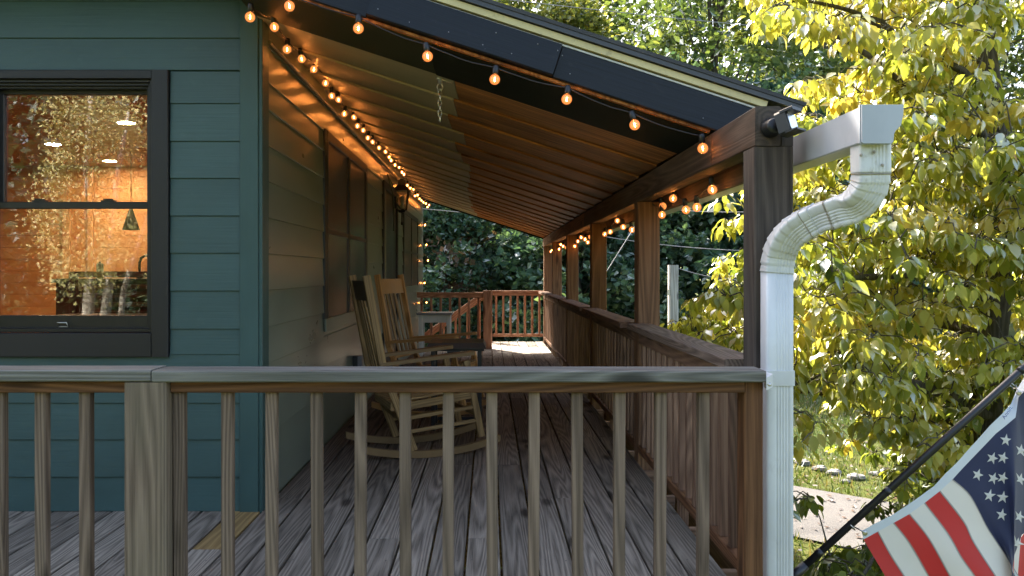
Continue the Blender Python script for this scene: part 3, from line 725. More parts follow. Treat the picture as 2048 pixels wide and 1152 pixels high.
def ds_prof(wd, dp, ribs=5):
    """rectangular corrugated pipe: ribs on front and back"""
    a, b_ = wd/2, dp/2; r = .010; pts = []
    def cor(cx, cy, a0):
        for k in range(4):
            t_ = a0+math.pi/2*k/3; pts.append((cx+r*math.cos(t_), cy+r*math.sin(t_)))
    span = .052; n = ribs*4
    cor(-a+r, -b_+r, math.pi)
    for k in range(n+1 if n else 0): pts.append((-span/2+.008+span*k/n, -b_+.0028*(1-math.cos(2*math.pi*k/4))*.5*2*(.5)))
    cor(a-r, -b_+r, -math.pi/2); cor(a-r, b_-r, 0)
    for k in range(n+1 if n else 0): pts.append((span/2-span*k/n, b_-.0014*(1-math.cos(2*math.pi*k/4))))
    cor(-a+r, b_-r, math.pi/2)
    return pts
PR = ds_prof(.100, .076)
def sweep(path, name, mat, parent, scale=None, prof=PR):
    R = []
    for i, p in enumerate(path):
        t_ = (path[min(i+1, len(path)-1)]-path[max(i-1, 0)]).normalized()
        bb = V(0, 1, 0); bb = (bb-t_*bb.dot(t_)).normalized(); aa = bb.cross(t_)
        if aa.x < 0: aa = -aa
        s_ = scale[i] if scale else 1
        R.append([p+aa*(u*s_)+bb*(v_*s_) for u, v_ in prof])
    return MB().rings(R, smooth=True).build(name, mat, parent)
ctr = [px(1741, 290, 2.69), px(1741, 318, 2.69), px(1741, 346, 2.69), px(1738, 372, 2.70), px(1725, 396, 2.72), px(1702, 414, 2.76), px(1672, 425, 2.80), px(1640, 435, 2.85), px(1610, 449, 2.89), px(1585, 466, 2.93), px(1567, 488, 2.96), px(1557, 514, 2.985), px(1553.5, 545, 2.99)]
def crom(P, n):
    out = []
    for i in range(len(P)-1):
        p0, p1, p2, p3 = P[max(i-1,0)], P[i], P[i+1], P[min(i+2, len(P)-1)]
        for k in range(n):
            t_ = k/n
            out.append(.5*((2*p1)+(-p0+p2)*t_+(2*p0-5*p1+4*p2-p3)*t_*t_+(-p0+3*p1-3*p2+p3)*t_**3))
    out.append(P[-1]); return out
cs = crom(ctr, 10)
def crimp(seg, every=6):
    out = []; sc = []
    for i, p in enumerate(seg):
        out.append(p); sc.append(1.035 if i % every == 0 else (.955 if i % every == 1 else .97+.045*((i % every)/every)))
    return out, sc
sweep(cs[0:21], 'outlet', M['white_alu'], dsn, [1.02]*21)
a, s_ = crimp(cs[20:62]); sweep(a, 'elbow', M['white_alu'], dsn, s_)
sweep(cs[58:78], 'offset_pipe', M['white_alu'], dsn, [.955]*20)
a, s_ = crimp(cs[72:121]); sweep(a, 'elbow', M['white_alu'], dsn, s_)
for q in (20, 61, 77):
    sweep(cs[q:q+2], 'seam_line', M['seam'], dsn, [1.024, 1.026])
for (xx, yy, dd) in ((1722, 310, 2.645), (1748, 304, 2.645), (1765, 330, 2.645)):
    g_ = px(xx, yy, dd); MB().lathe([(0,-.004),(.0045,-.003),(.0055,0),(0,.002)], 8, tuple(g_), 'Y').build('screw', M['seam'], dsn)
e = cs[-1]; e0 = V(e.x, 2.99, e.z+.02)
sweep([e0, V(e.x, 2.99, .9), V(e.x, 2.99, 0), V(e.x, 2.99, -1.75)], 'pipe', M['pipe'], dsn, [.965]*4)
szz = px(0, 757, 2.95).z
MB().rings([[(e.x+u*1.05, 2.99+v_*1.06, zz) for u, v_ in ds_prof(.1, .076, 0)] for zz in (szz-.026, szz+.026)], smooth=False).build('strap', M['white_alu'], dsn)
MB().rings([[(x, 2.944, z) for x, z in r_] for r_ in []] or [[(e.x-.10, 2.795, szz-.02), (e.x-.045, 2.795+.10, szz-.022), (e.x-.045, 2.795+.10, szz+.022), (e.x-.10, 2.795, szz+.02)],
    [(e.x-.10, 2.798, szz-.02), (e.x-.045, 2.902+.10, szz-.022), (e.x-.045, 2.902+.10, szz+.022), (e.x-.10, 2.798, szz+.02)]], smooth=False).build('strap_tab', M['white_alu'], dsn)
MB().lathe([(0,-.003),(.006,-.002),(.007,0),(0,.001)], 8, (e.x-.09, 2.794, szz), 'Y').build('strap_screw', M['galv'], dsn)
MB().tube([V(e.x, 2.99, -1.74), V(e.x+.02, 2.9, -1.84), V(e.x+.05, 2.7, -1.88)], .05, 8).build('foot_elbow', M['white_alu'], dsn)

# floodlight on the post head
fl = thing('floodlight', (1.0, 3.04, 1.77), 'small black floodlight on the beam end above the downspout', 'floodlight')
fp = px(1541, 256, 3.04)
MB().lathe([(0,-.05),(.024,-.05),(.028,-.044),(.031,-.012),(.036,-.006),(.036,.003),(0,.003)], 18, tuple(fp), 'Y').build('mount', M['black'], fl)
hp = fp+V(.03, -.075, .002); A = Matrix.Rotation(math.radians(46), 4, 'Z') @ Matrix.Rotation(math.radians(-16), 4, 'X')
def rbox(b_, M4, cx, hx, hy, hz, c=.008):
    ring = lambda sx, y: [(hx-c, y, -hz), (hx, y, -hz+c), (hx, y, hz-c), (hx-c, y, hz), (-hx+c, y, hz), (-hx, y, hz-c), (-hx, y, -hz+c), (-hx+c, y, -hz)]
    R = [[M4 @ (Vector(q)+Vector(cx)) for q in ring(1, y)] for y in (-hy, hy)]
    b_.rings(R, smooth=False)
b_ = MB(); rbox(b_, Matrix.Translation(hp) @ A, (0,0,0), .036, .02, .042); rbox(b_, Matrix.Translation(hp) @ A, (0,-.026,.036), .038, .024, .006, .002); rbox(b_, Matrix.Translation(hp) @ A, (0,-.024,-.038), .036, .022, .004, .002)
b_.build('lamp_head', M['black'], fl)
b_ = MB(); rbox(b_, Matrix.Translation(hp) @ A, (0,-.022,-.002), .030, .003, .032); b_.build('lens', M['lantern_glass'], fl)
b_ = MB(); rbox(b_, Matrix.Translation(hp) @ A, (0,-.0205,-.002), .026, .0005, .028, .004); b_.build('reflector', M['black'], fl)

# ------------------------------------------------------------------ string lights
def bulb_meshes():
    sph = []
    prof = [(.009,.021)]+[(.0225*math.sin(a), -.0025+.0225*math.cos(a)) for a in np.linspace(.42, math.pi-.02, 11)]
    g = MB().lathe(prof, 16, (0,0,-.035)).mesh('bulb'); g.materials.append(M['globe'])
    s = MB().lathe([(.0,.006),(.010,.006),(.0125,0),(.0135,-.012),(.0135,-.03),(.010,-.034),(0,-.034)], 12, (0,0,.018)).mesh('socket'); s.materials.append(M['black'])
    fm = MB().lathe([(.0006,.0),(.0022,-.003),(.0026,-.010),(.0022,-.017),(.0006,-.02)], 5, (0,0,-.028)).mesh('filament'); fm.materials.append(M['filament'])
    return g, s, fm
BG, BS, BF = bulb_meshes()
def string_lights(label, bulbs, name='string_lights', drop=.035, sag=.03):
    """bulbs: list of bulb-centre points; the cord runs over the socket tops"""
    t = thing(name, bulbs[0]+V(0,0,.05), label, 'string lights')
    top = [b_+V(0, 0, .052) for b_ in bulbs]
    pts = []
    for a, b_ in zip(top[:-1], top[1:]):
        for k in range(6):
            u = k/6; p = a.lerp(b_, u); p.z -= sag*4*u*(1-u)*random.uniform(.75, 1.1)*min(1, (b_-a).length/.3); pts.append(p)
    pts.append(top[-1])
    MB().tube(pts, .0032, 5).build('cord', M['cord'], t)
    for b_ in bulbs:
        R = Matrix.Rotation(random.uniform(-.22, .22), 4, 'X') @ Matrix.Rotation(random.uniform(-.25, .25), 4, 'Y')
        o = bpy.data.objects.new('bulb', BG); o.matrix_basis = Matrix.Translation(b_+V(0,0,.038)) @ R; link(o, t)
        for nm, me in (('socket', BS), ('filament', BF)):
            c = bpy.data.objects.new(nm, me); c.matrix_basis = o.matrix_basis; link(c, o)
    return t
wallpx = [(501,34),(547,54),(575,100),(601,118),(630,139),(652,167),(663,192),(676,200),(690,228),(706,235),(716,252),(727,261),(737,276),(745,284),(757,296),(770,304),(778,314),(782,321),(789,330),(800,335),(803,345),(809,349)]
wb = []
for x, y in wallpx:
    D = 1.06*F/(CX-x); wb.append(px(x, y, D))
D = wb[-1].y
while D < 14.6:
    D += .40; wb.append(V(-1.06, D, 2.36+random.uniform(-.03, .03)))
string_lights('string of amber bulbs along the house wall under the ceiling', wb, sag=.02)
string_lights('string of amber bulbs along the dark front fascia', [px(x, y, 3.60) for x, y in ((440,-30),(577,13),(717,58),(853,114),(991,160),(1135,200),(1265,251),(1404,297))], sag=.012)
bp = [(1423,380),(1393,415),(1370,420),(1348,398),(1323,413),(1323.5,430),(1303,422)]
bb = [px(x, y, 1.05*F/(x-CX)) for x, y in bp]
D = bb[-1].y+.5
while D < 14.3:
    k = len(bb); bb.append(V(1.05+random.uniform(-.01, .01), D, 1.22+(.33, .37, .41, .35)[k % 4]+random.uniform(-.02, .02))); D += .33
string_lights('string of amber bulbs hung outside the porch beam', bb, sag=.015)
string_lights('string of amber bulbs hanging down the far house corner', [px(x, y, 15.05) for x, y in ((858,410),(851,450),(853,490),(855,521),(850,566),(853,605))], sag=.0)

# ------------------------------------------------------------------ chain hook
ch = thing('hanging_chain', tuple(px(880, 160, 4.38)), 'short steel swing chain hanging from a hook under the porch ceiling', 'chain')
ctop = px(880, 152, 4.38); ctop.z = zc(ctop.x)-.001
MB().lathe([(0,0),(.022,0),(.022,-.006),(.012,-.012),(.012,-.03),(0,-.03)], 12, tuple(ctop)).tube([ctop+V(-.004,0,-.004), ctop+V(.06,0,-.026)], .005, 6).build('hook_plate', M['galv'], ch)
hk = [ctop+V(.014*math.sin(a), 0, -.045-.018*math.cos(a)) for a in np.linspace(0, 5.6, 14)]
MB().tube(hk, .0042, 6).build('hook', M['galv'], ch)
def linkmesh():
    P = []
    for k in range(17):
        a = 2*math.pi*k/16; P.append(V(.009*math.cos(a), 0, .009*math.sin(a)+(.010 if math.sin(a) > 0 else -.010)))
    m = MB().tube(P, .0032, 6, caps=False).mesh('chain_link'); m.materials.append(M['galv']); return m
LM = linkmesh()
for k in range(6):
    o = bpy.data.objects.new('chain_link', LM); o.matrix_basis = Matrix.Translation(ctop+V(0, 0, -.074-k*.0268)) @ Matrix.Rotation(math.pi/2*(k % 2)+.3, 4, 'Z'); link(o, ch)

# ------------------------------------------------------------------ rocking chairs
def rocking_chair(origin, fdir, mat, crestmat, label, slats_mat):
    """origin: near rear foot on the floor; local s forward, w to the far side, z up"""
    f_ = Vector((fdir[0], fdir[1], 0)).normalized(); w_ = V(-f_.y, f_.x, 0)
    t = thing('rocking_chair', origin, label, 'rocking chair', 'rocking chairs on the porch')
    O = Vector(origin); W = .50; plain = M['oak_plain'] if mat is M['chair_oak'] else M['honey_plain']
    P = lambda s, w, z: O+f_*s+w_*w+V(0, 0, z)
    def bar(nm, a, b_, ww, hh, m=mat, side=None, c=.004): return plank(nm, P(*a), P(*b_), ww, hh, m, t, side=side or f_, c=c)
    for w in (0, W):
        bar('rear_leg', (0, w, .055), (-.20, w, .58), .048, .034); bar('back_post', (-.20, w, .575), (-.315, w, 1.20), .050, .034)
        bar('front_leg', (.47, w, .115), (.36, w, .63), .044, .036)
        bar('side_stretcher', (.40, w, .40), (-.13, w, .335), .05, .028, side=(0,0,1)); bar('side_stretcher', (.415, w, .315), (-.09, w, .26), .024, .024, side=(0,0,1)); bar('side_stretcher', (.44, w, .225), (-.05, w, .175), .024, .024, side=(0,0,1))
        # arm: tapered flat board
        arm = []; outl = [(-.23, .024), (-.05, .028), (.18, .040), (.35, .046), (.40, .040), (.418, .022)]
        top = [P(s, w+e, .613+.055*(s+.2)/.6) for s, e in outl]+[P(s, w-e, .613+.055*(s+.2)/.6) for s, e in outl[::-1]]
        MB().rings([[q for q in top], [q+V(0,0,.024) for q in top]], smooth=False).build('armrest', plain, t)
        # curved rocker
        R = []
        for k in range(17):
            s = -.36+k*.96/16; z = .022+.30*(s-.10)**2
            R.append([P(s, w-.018, z-.021), P(s, w+.018, z-.021), P(s, w+.018, z+.024), P(s, w-.018, z+.024)])
        MB().rings(R, smooth=False).build('rocker', plain, t)
    bar('stretcher', (.43, 0, .36), (.43, W, .36), .026, .026); bar('stretcher', (.445, 0, .26), (.445, W, .26), .026, .026); bar('stretcher', (-.08, 0, .26), (-.08, W, .26), .026, .026)
    bar('seat_rail', (.40, 0, .415), (.40, W, .415), .055, .03, side=(0,0,1)); bar('seat_rail', (-.14, 0, .345), (-.14, W, .345), .055, .03, side=(0,0,1))
    for k in range(7):
        w = .045+k*(W-.09)/6
        bar('seat_slat', (.42, w, .445), (-.15, w, .368), .058, .016, slats_mat, side=w_)
    # back: lower rail, crest rail, slats
    bk = lambda z: -.20-.115*(z-.58)/.62
    cr = MB(); zz = [1.03, 1.165]; bow = .02
    R = []
    for k in range(9):
        w = .015+(W-.03)*k/8; b2 = -bow*math.sin(math.pi*k/8)
        R.append([P(bk(1.035)+b2-.009, w, 1.035), P(bk(1.035)+b2+.011, w, 1.035), P(bk(1.165)+b2+.011, w, 1.165), P(bk(1.165)+b2-.009, w, 1.165)])
    cr.rings(R, smooth=False).build('crest_rail', crestmat, t)
    bar('back_rail', (bk(.50)+.0, .015, .50), (bk(.50), W-.015, .50), .045, .022, side=(0,0,1))
    for k in range(5):
        w = .075+k*(W-.15)/4; b2 = -bow*math.sin(math.pi*w/W)
        bar('back_slat', (bk(.50)+.005, w, .51), (bk(1.04)+b2, w, 1.045), .042, .011, slats_mat, side=w_)
    return t
rocking_chair((-.49, 5.58, 0), (.942, .335), M['chair_oak'], M['chair_dark'], 'olive oak rocking chair with dark brown crest in front of the dark table', M['chair_oak'])
rocking_chair((-.655, 7.2, 0), (.954, -.30), M['chair_orange'], M['honey_plain'], 'honey-coloured rocking chair with light slats behind the dark table', M['chair_oak'])
# side table
tb = thing('side_table', (-.25, 6.72, 0), 'small dark-topped side table with black metal legs between the rocking chairs', 'table')
tx0, tx1, td0, td1 = px(852,0,6.5).x, px(972,0,6.5).x, 6.5, 6.95; tz = px(0, 686, 6.5).z
v = [(tx0+.02,td0+.02,tz),(tx1-.02,td0+.02,tz),(tx1-.02,td1-.02,tz),(tx0+.02,td1-.02,tz)]; v2 = [(tx0,td0,tz-.038),(tx1,td0,tz-.038),(tx1,td1,tz-.038),(tx0,td1,tz-.038)]; v3 = [(x,y,z-.008) for x,y,z in v2]
MB().rings([v3, v2, v], smooth=False).build('tabletop', M['table_top'], tb)
MB().box(tx0+.03, tx1-.015, td0+.04, td1-.04, tz-.066, tz-.047).build('apron', M['black_metal'], tb)
MB().box(tx0+.16, tx1-.20, td0+.02, td1-.1, tz-.085, tz-.0665).build('drawer', M['black_metal'], tb)
for (x, y) in ((tx0+.05, td0+.07), (tx1-.05, td0+.07), (tx0+.05, td1-.07), (tx1-.05, td1-.07)):
    plank('leg', (x, y, 0), (x, y, tz-.067), .03, .03, M['black_metal'], tb)
for y in (td0+.07, td1-.07): plank('stretcher', (tx0+.07, y, .04), (tx1-.07, y, .04), .025, .025, M['black_metal'], tb, side=(0,0,1))
# white side table at the far end
wt = thing('side_table', (-.8, 12.4, 0), 'white side table with grey top by the far railing', 'table')
x0, x1 = px(833,0,12.3).x, px(904,0,12.3).x; z = px(0,626,12.3).z; d0, d1 = 12.3, 12.75
MB().box(x0, x1, d0, d1, z-.03, z).build('tabletop', M['grey_paint'], wt)
for dd in (d0+.045, d1-.045): MB().box(x0+.05, x1-.05, dd-.01, dd+.01, z-.14, z-.031).build('apron', M['white_paint'], wt)
for x in (x0+.055, x1-.055):
    for y in (d0+.055, d1-.055): plank('leg', (x, y, 0), (x, y, z-.0305), .055, .05, M['white_paint'], wt)

# wall lantern
la = thing('wall_lantern', (WX+.1, 10.95, 1.9), 'black carriage lantern on the porch wall beside the door', 'lantern')
lp = px(804, 398, 10.6); 
MB().box(WX+.004, WX+.03, lp.y-.05, lp.y+.05, lp.z-.12, lp.z+.02).build('back_plate', M['black_metal'], la)
MB().tube([V(WX+.03, lp.y, lp.z-.06), V(lp.x-.03, lp.y, lp.z-.11), V(lp.x, lp.y, lp.z-.12), V(lp.x, lp.y, lp.z-.15)], .011, 8).build('arm', M['black_metal'], la)
def frus(r0, z0, r1, z1): return [[(lp.x+sx*r, lp.y+sy*r, lp.z+z) for sx, sy in ((-1,-1),(1,-1),(1,1),(-1,1))] for r, z in ((r0, z0), (r1, z1))]
MB().rings(frus(.05, -.14, .078, .10), smooth=False, caps=False).build('glass', M['lantern_glass'], la)
b_ = MB()
for sx, sy in ((-1,-1),(1,-1),(1,1),(-1,1)): b_.tube([V(lp.x+sx*.052, lp.y+sy*.052, lp.z-.145), V(lp.x+sx*.082, lp.y+sy*.082, lp.z+.105)], .007, 5)
b_.build('cage', M['black_metal'], la)
MB().rings(frus(.10, .10, .05, .17)+frus(.045, .171, .045, .23)+frus(.03, .231, .02, .25), smooth=False).build('hood', M['black_metal'], la)
MB().rings(frus(.035, -.17, .056, -.141), smooth=False).lathe([(.0,-.33),(.014,-.32),(.016,-.30),(.009,-.28),(.009,-.18),(.02,-.171)], 10, tuple(lp)).build('finial', M['black_metal'], la)
MB().lathe([(.0,-.12),(.02,-.12),(.02,-.05),(.032,-.02),(.034,.01),(.02,.035),(0,.04)], 12, tuple(lp)).build('lamp', M['white_paint'], la)
cb = MB().tube([V(WX+.02, 9.7, 2.34), V(WX+.05, 9.95, 2.15), V(WX+.05, 10.1, 1.9), V(WX+.035, 10.2, 1.72)], .008, 6).tube([V(WX+.02, 9.7, 2.34), V(WX+.06, 10.8, 2.12), V(WX+.06, 11.6, 2.2), V(WX+.03, 12.2, 2.34)], .006, 6)
tag(cb.build('lamp_cable', M['conduit']), 'loose pale cable drooping on the porch wall above the lantern', 'cable')
# outlet boxes
ob = thing('outlet_box', (WX+.02, 7.4, .42), 'grey covered electrical outlet box low on the porch wall', 'outlet')
op = px(712, 722, 7.45)
MB().box(WX+.006, WX+.05, 7.30, 7.38, op.z-.06, op.z+.055).build('back_box', M['black'], ob)
MB().box(WX+.05, WX+.085, 7.295, 7.385, op.z-.065, op.z+.06).build('cover', M['grey_paint'], ob)

# ------------------------------------------------------------------ flag and pole
FD = 3.12
pole = thing('flag_pole', (1.1, FD, .1), 'dark slanted metal flagpole fixed to the porch post', 'flagpole')
pa, pb = px(1574, 1164, FD+.03), px(2330, 480, FD+.03)
MB().tube([pa, pb], .0135, 14).build('pole', M['black_metal'], pole)
for u in (.085, .265, .62): 
    c = pa.lerp(pb, u); dr_ = (pb-pa).normalized()*.012; MB().tube([c-dr_, c+dr_], .0150, 14).build('joint_ring', M['black_metal'], pole)
MB().lathe([(0,-.02),(.02,-.018),(.028,0),(.02,.018),(0,.02)], 12, tuple(pb)).build('finial', M['galv'], pole)
MB().box(1.096, 1.106, FD-.01, FD+.07, pa.z-.08, pa.z+.05).tube([pa-(pb-pa).normalized()*.01, pa.lerp(pb, .05)], .018, 12).build('bracket', M['black_metal'], pole)
flag = thing('flag', tuple(px(1725, 1068, FD)), 'red, white and blue starred flag hanging from the slanted pole', 'flag')
BL = [[(1727,1079),(1756,1128),(1770,1152)], [(1756,1063),(1780,1108),(1807,1150)], [(1787,1046),(1819,1086),(1854,1147)], [(1819,1028),(1858,1077),(1897,1147)],
      [(1849,1006),(1897,1069),(1921,1112),(1946,1147)], [(1880,982),(1929,1045),(1946,1082),(1991,1152)], [(1905,959),(1937,986),(1956,1018),(1976,1057),(2007,1103)],
      [(1925,937),(1955,975),(1972,1015),(1988,1060),(2012,1110)], [(1945,916),(1970,955),(1985,1000),(1998,1050),(2016,1110)], [(1970,890),(1990,935),(2003,985),(2012,1040),(2020,1110)], [(1992,867),(2008,920),(2017,975),(2021,1040),(2024,1110)],
      [(2012,851),(2022,905),(2027,975),(2027,1040),(2027,1110)], [(2031,835),(2034,905),(2034,975),(2031,1040),(2029,1110)],
      [(2037,795),(2046,905),(2048,975),(2046,1040),(2040,1110)], [(2060,770),(2075,905),(2080,1040),(2072,1180)]]
HB = [(1723,1062),(1752,1046),(1783,1031),(1812,1012),(1841,992),(1868,972),(1892,946),(1914,925),(1934,902),(1958,876),(1980,851),(2002,830),(2022,808),(2034,778),(2050,752)]
NVV = 60; ARC = 640
def resample(pl):
    pl = [Vector((*p, 0)) for p in pl]; e = (pl[-1]-pl[-2]).normalized()
    for k in range(40):
        e = (e*.96+Vector((.02, 1, 0))*.04).normalized(); pl.append(pl[-1]+e*25)
    sm = crom(pl, 6); L_ = [0]
    for a, b_ in zip(sm[:-1], sm[1:]): L_.append(L_[-1]+(b_-a).length)
    xs_ = np.interp(np.linspace(0, ARC, NVV+1), L_, [q.x for q in sm]); ys_ = np.interp(np.linspace(0, ARC, NVV+1), L_, [q.y for q in sm])
    return np.stack([xs_, ys_], 1)
G = np.array([resample(b_) for b_ in BL])           # (15, NVV+1, 2)
def FP(u, v_, lift=0):
    """flag surface: u 0..14 boundary index, v 0..1 along the fly"""
    u = min(max(u, 0), 13.999); i = int(u); fu = u-i; vv = min(max(v_, 0), 1)*NVV; j = min(int(vv), NVV-1); fv = vv-j
    q = (G[i,j]*(1-fu)+G[i+1,j]*fu)*(1-fv)+(G[i,j+1]*(1-fu)+G[i+1,j+1]*fu)*fv
    dep = FD-.012+.018*math.sin(u*.9+v_*5)*min(1, v_*3)+.012*math.sin(u*1.7-v_*9)*min(1, v_*3)
    if u > 11.4: dep += .05*(u-11.4)*min(1, .3+v_*3)
    return px(q[0], q[1], dep-lift)
def patch(name, ua, ub, va, vb, nu, nv, mat, parent, lift=0):
    R = [[FP(ua+(ub-ua)*i/nu, va+(vb-va)*j/nv, lift) for i in range(nu+1)] for j in range(nv+1)]
    return MB().rings(R, closed=False, caps=False).build(name, mat, parent)
for k in range(6): 
    patch('stripe', k+.0, k+1, 0, 1, 4, 50, M['flag_red'] if k % 2 == 0 else M['flag_white'], flag)
    if k: patch('seam', k-.035, k+.035, 0, 1, 1, 50, M['stitch'], flag, .0012)
CANV = .43
can = patch('canton', 6, 14, 0, CANV, 32, 26, M['flag_blue'], flag); can['label'] = 'navy canton with white stars'
for k in range(7): patch('stripe', 6+k*8/7, 6+(k+1)*8/7, CANV, 1, 4, 30, M['flag_red'] if k % 2 == 0 else M['flag_white'], flag)
patch('seam', 5.96, 6.03, 0, 1, 1, 50, M['stitch'], flag, .0012)
# header strip
R = [[px(*HB[i], FD-.012) if i < 12 else px(*HB[i], FD-.012+.05*(i-11.4)) for i in range(15)], [FP(i, 0) for i in range(15)]]
hd = MB().rings([[R[0][i].lerp(R[1][i], t_) for i in range(15)] for t_ in (0, .5, 1)], closed=False, caps=False).build('header', M['flag_header'], flag)
def fpx(u, v_):
    p = FP(u, v_); return np.array([CX+p.x/p.y*F, CY-(p.z-H)/p.y*F])
GU = np.linspace(6.1, 13.9, 79); GV = np.linspace(.01, CANV-.01, 43)
GP = np.array([[fpx(u, v_) for v_ in GV] for u in GU])
def star(x, y, r, rot):
    d2 = np.sum((GP-np.array([x, y]))**2, 2); i, j = np.unravel_index(np.argmin(d2), d2.shape); u, v_ = GU[i], GV[j]
    J = np.stack([(fpx(u+.05, v_)-fpx(u-.05, v_))/.1, (fpx(u, v_+.005)-fpx(u, v_-.005))/.01], 1)
    if abs(np.linalg.det(J)) < 1e-3: return
    Ji = np.linalg.inv(J); c = []
    for k in range(10):
        a = rot+k*math.pi/5; q = r*(1 if k % 2 == 0 else .40); du = Ji @ np.array([q*math.sin(a)*.92, -q*math.cos(a)])
        c.append(FP(u+du[0], v_+du[1], .0018))
    MB().add([FP(u, v_, .0035)]+c, [(0, 1+k, 1+(k+1) % 10) for k in range(10)]).build('star', M['flag_white'], can)
for (x, y) in ((2011,881),(1985,917),(2008,917),(1956,950),(1985,955),(2006,955),(1978,990),(2006,993),(2004,1030),(2040,960),(2040,1033),(2036,1088),(2041,900)):
    star(x, y, 13, .25+random.uniform(-.15, .15))
# grommets, clips and maker's mark
for (gx, gy, cx_, cy_) in ((1730, 1066, 1703, 1053), (2038, 786, 2024, 771)):
    g = px(gx, gy, FD-.016); 
    MB().lathe([(.004,-.002),(.009,-.002),(.009,.003),(.004,.003)], 12, tuple(g), 'Y').build('grommet', M['galv'], flag)
    c = px(cx_, cy_, FD+.03)
    dr_ = (pb-pa).normalized(); nn = V(0,1,0).cross(dr_)
    MB().tube([c+(nn*math.cos(a)+V(0,1,0)*math.sin(a))*.0165 for a in np.linspace(0, 2*math.pi, 17)], .0022, 6, caps=False).tube([c+V(.004,-.016,.003), g+V(-.004,-.006,.004), g+V(.006,0,0)], .0026, 6).build('clip_ring', M['galv'], flag)
def text_mesh(s, size):
    cu = bpy.data.curves.new('txt', 'FONT'); cu.body = s; cu.size = size; cu.align_x = 'CENTER'; cu.align_y = 'CENTER'
    o = bpy.data.objects.new('txt', cu); COL.objects.link(o); dg = bpy.context.evaluated_depsgraph_get()
    m = bpy.data.meshes.new_from_object(o.evaluated_get(dg)); bpy.data.objects.remove(o); return m
tm = text_mesh('Annin.', .021); tm.materials.append(M['ink'])
o = bpy.data.objects.new('maker_mark', tm); c1 = px(2015, 825, FD-.020)
dirx = (px(2030, 809, FD)-px(2008, 841, FD)).normalized(); zz = V(0, -1, 0); yy = zz.cross(dirx)
M4 = Matrix((dirx, yy, zz)).transposed().to_4x4(); M4.translation = c1; o.matrix_basis = M4; link(o, flag)

# ------------------------------------------------------------------ trees
def leaf_quads(cent, size, droop, rg):
    """rhombic leaves around the given centres -> verts (n*4,3)"""
    n = len(cent); a = rg.uniform(0, 2*np.pi, n); el = rg.normal(droop, .5, n)
    d = np.stack([np.cos(a)*np.cos(el), np.sin(a)*np.cos(el), np.sin(el)], 1)
    r = rg.normal(size=(n, 3)); s = np.cross(d, r); s /= np.linalg.norm(s, axis=1, keepdims=True)+1e-9
    L_ = size*rg.uniform(.7, 1.35, (n, 1)); W_ = L_*rg.uniform(.28, .42, (n, 1))
    nn = np.cross(d, s)
    return np.stack([cent-d*L_/2, cent+s*W_+nn*L_*.08, cent+d*L_/2, cent-s*W_+nn*L_*.08], 1).reshape(-1, 3)
def crown_mesh(name, h, cr, ncl, per, size, mat, rg, base=.25, spread=.5, droop=-.35):
    """clumps of leaves spread through a crown of height h and radius cr"""
    cl = []
    while len(cl) < ncl:
        u = rg.uniform(0, 1); z = h*(base+(1-base)*u)
        rr = cr*(math.sin(math.pi*min(1, .12+u*.86))**.7)*(1+.25*math.sin(5*u+rg.uniform(0, .8)))
        a = rg.uniform(0, 2*math.pi); q = rr*math.sqrt(rg.uniform(.12, 1))
        cl.append((q*math.cos(a), q*math.sin(a), z))
    cl = np.array(cl); cs_ = rg.uniform(.55, 1.25, ncl)*spread
    idx = np.repeat(np.arange(ncl), per)
    off = rg.normal(size=(ncl*per, 3))*np.array([1, 1, .55]); cent = cl[idx]+off*cs_[idx, None]*.62
    v = leaf_quads(cent, size, droop, rg); n = len(cent)
    f = np.arange(n*4).reshape(-1, 4)
    m = bpy.data.meshes.new(name); m.from_pydata(v.tolist(), [], f.tolist())
    tint = np.clip(rg.normal(.45, .2, n)+(rg.normal(0, .18, ncl))[idx], 0, 1)
    at = m.attributes.new('tint', 'FLOAT', 'POINT'); at.data.foreach_set('value', np.repeat(tint, 4).astype(np.float32))
    m.materials.append(mat); return m, cl
def trunk_mesh(name, h, r, cl, rg, mat, lean=.1):
    b_ = MB(); P = [V(lean*h*.1*math.sin(k*.9), lean*h*.1*math.cos(k*1.3), -.3+k*h*.88/8) for k in range(9)]
    b_.tube(P, [r*(1.25 if k == 0 else 1-k*.1) for k in range(9)], 9)
    for q in cl[rg.choice(len(cl), min(26, len(cl)), replace=False)]:
        q = Vector(q); k = min(7, max(1, int((q.z*.72)/(h*.88)*8))); p = P[k]; mid = p.lerp(q, .5)+V(0, 0, h*.025)
        b_.tube([p, mid, q], [r*.34, r*.2, r*.06], 5)
    m = b_.mesh(name); m.materials.append(mat); return m
rg = np.random.default_rng(3)
TV = {}
def variant(key, h, cr, ncl, per, size, mat, base=.2, spread=.55, droop=-.3, r=.16, bark='bark'):
    cm, cl = crown_mesh('crown', h, cr, ncl, per, size, M[mat], rg, base, spread, droop)
    TV[key] = (cm, trunk_mesh('trunk', h, r, cl, rg, M[bark]), h)
variant('green', 12, 3.4, 190, 75, .19, 'leaf_green', .16, .62)
variant('yellow', 12, 3.2, 180, 75, .18, 'leaf_yellow', .15, .6)
variant('dark', 7, 3.0, 150, 62, .20, 'leaf_dark', .02, .6, -.2, .13)
variant('dark2', 6, 2.8, 150, 80, .24, 'leaf_dark', .0, .55, .1, .12)
variant('red', 6, 2.4, 120, 70, .18, 'leaf_red', .1, .5, -.3, .10)
def tree(key, x, y, s, label, group, name='tree', sink=0):
    cm, tm_, h = TV[key]
    t = thing(name, (x, y, gz(x, y)), label, 'tree', group)
    t.rotation_euler.z = random.uniform(0, 6.28); t.scale = (s*random.uniform(.92, 1.1), s*random.uniform(.92, 1.1), s)
    for nm, me in (('crown', cm), ('trunk', tm_)):
        o = bpy.data.objects.new(nm, me); COL.objects.link(o); o.parent = t
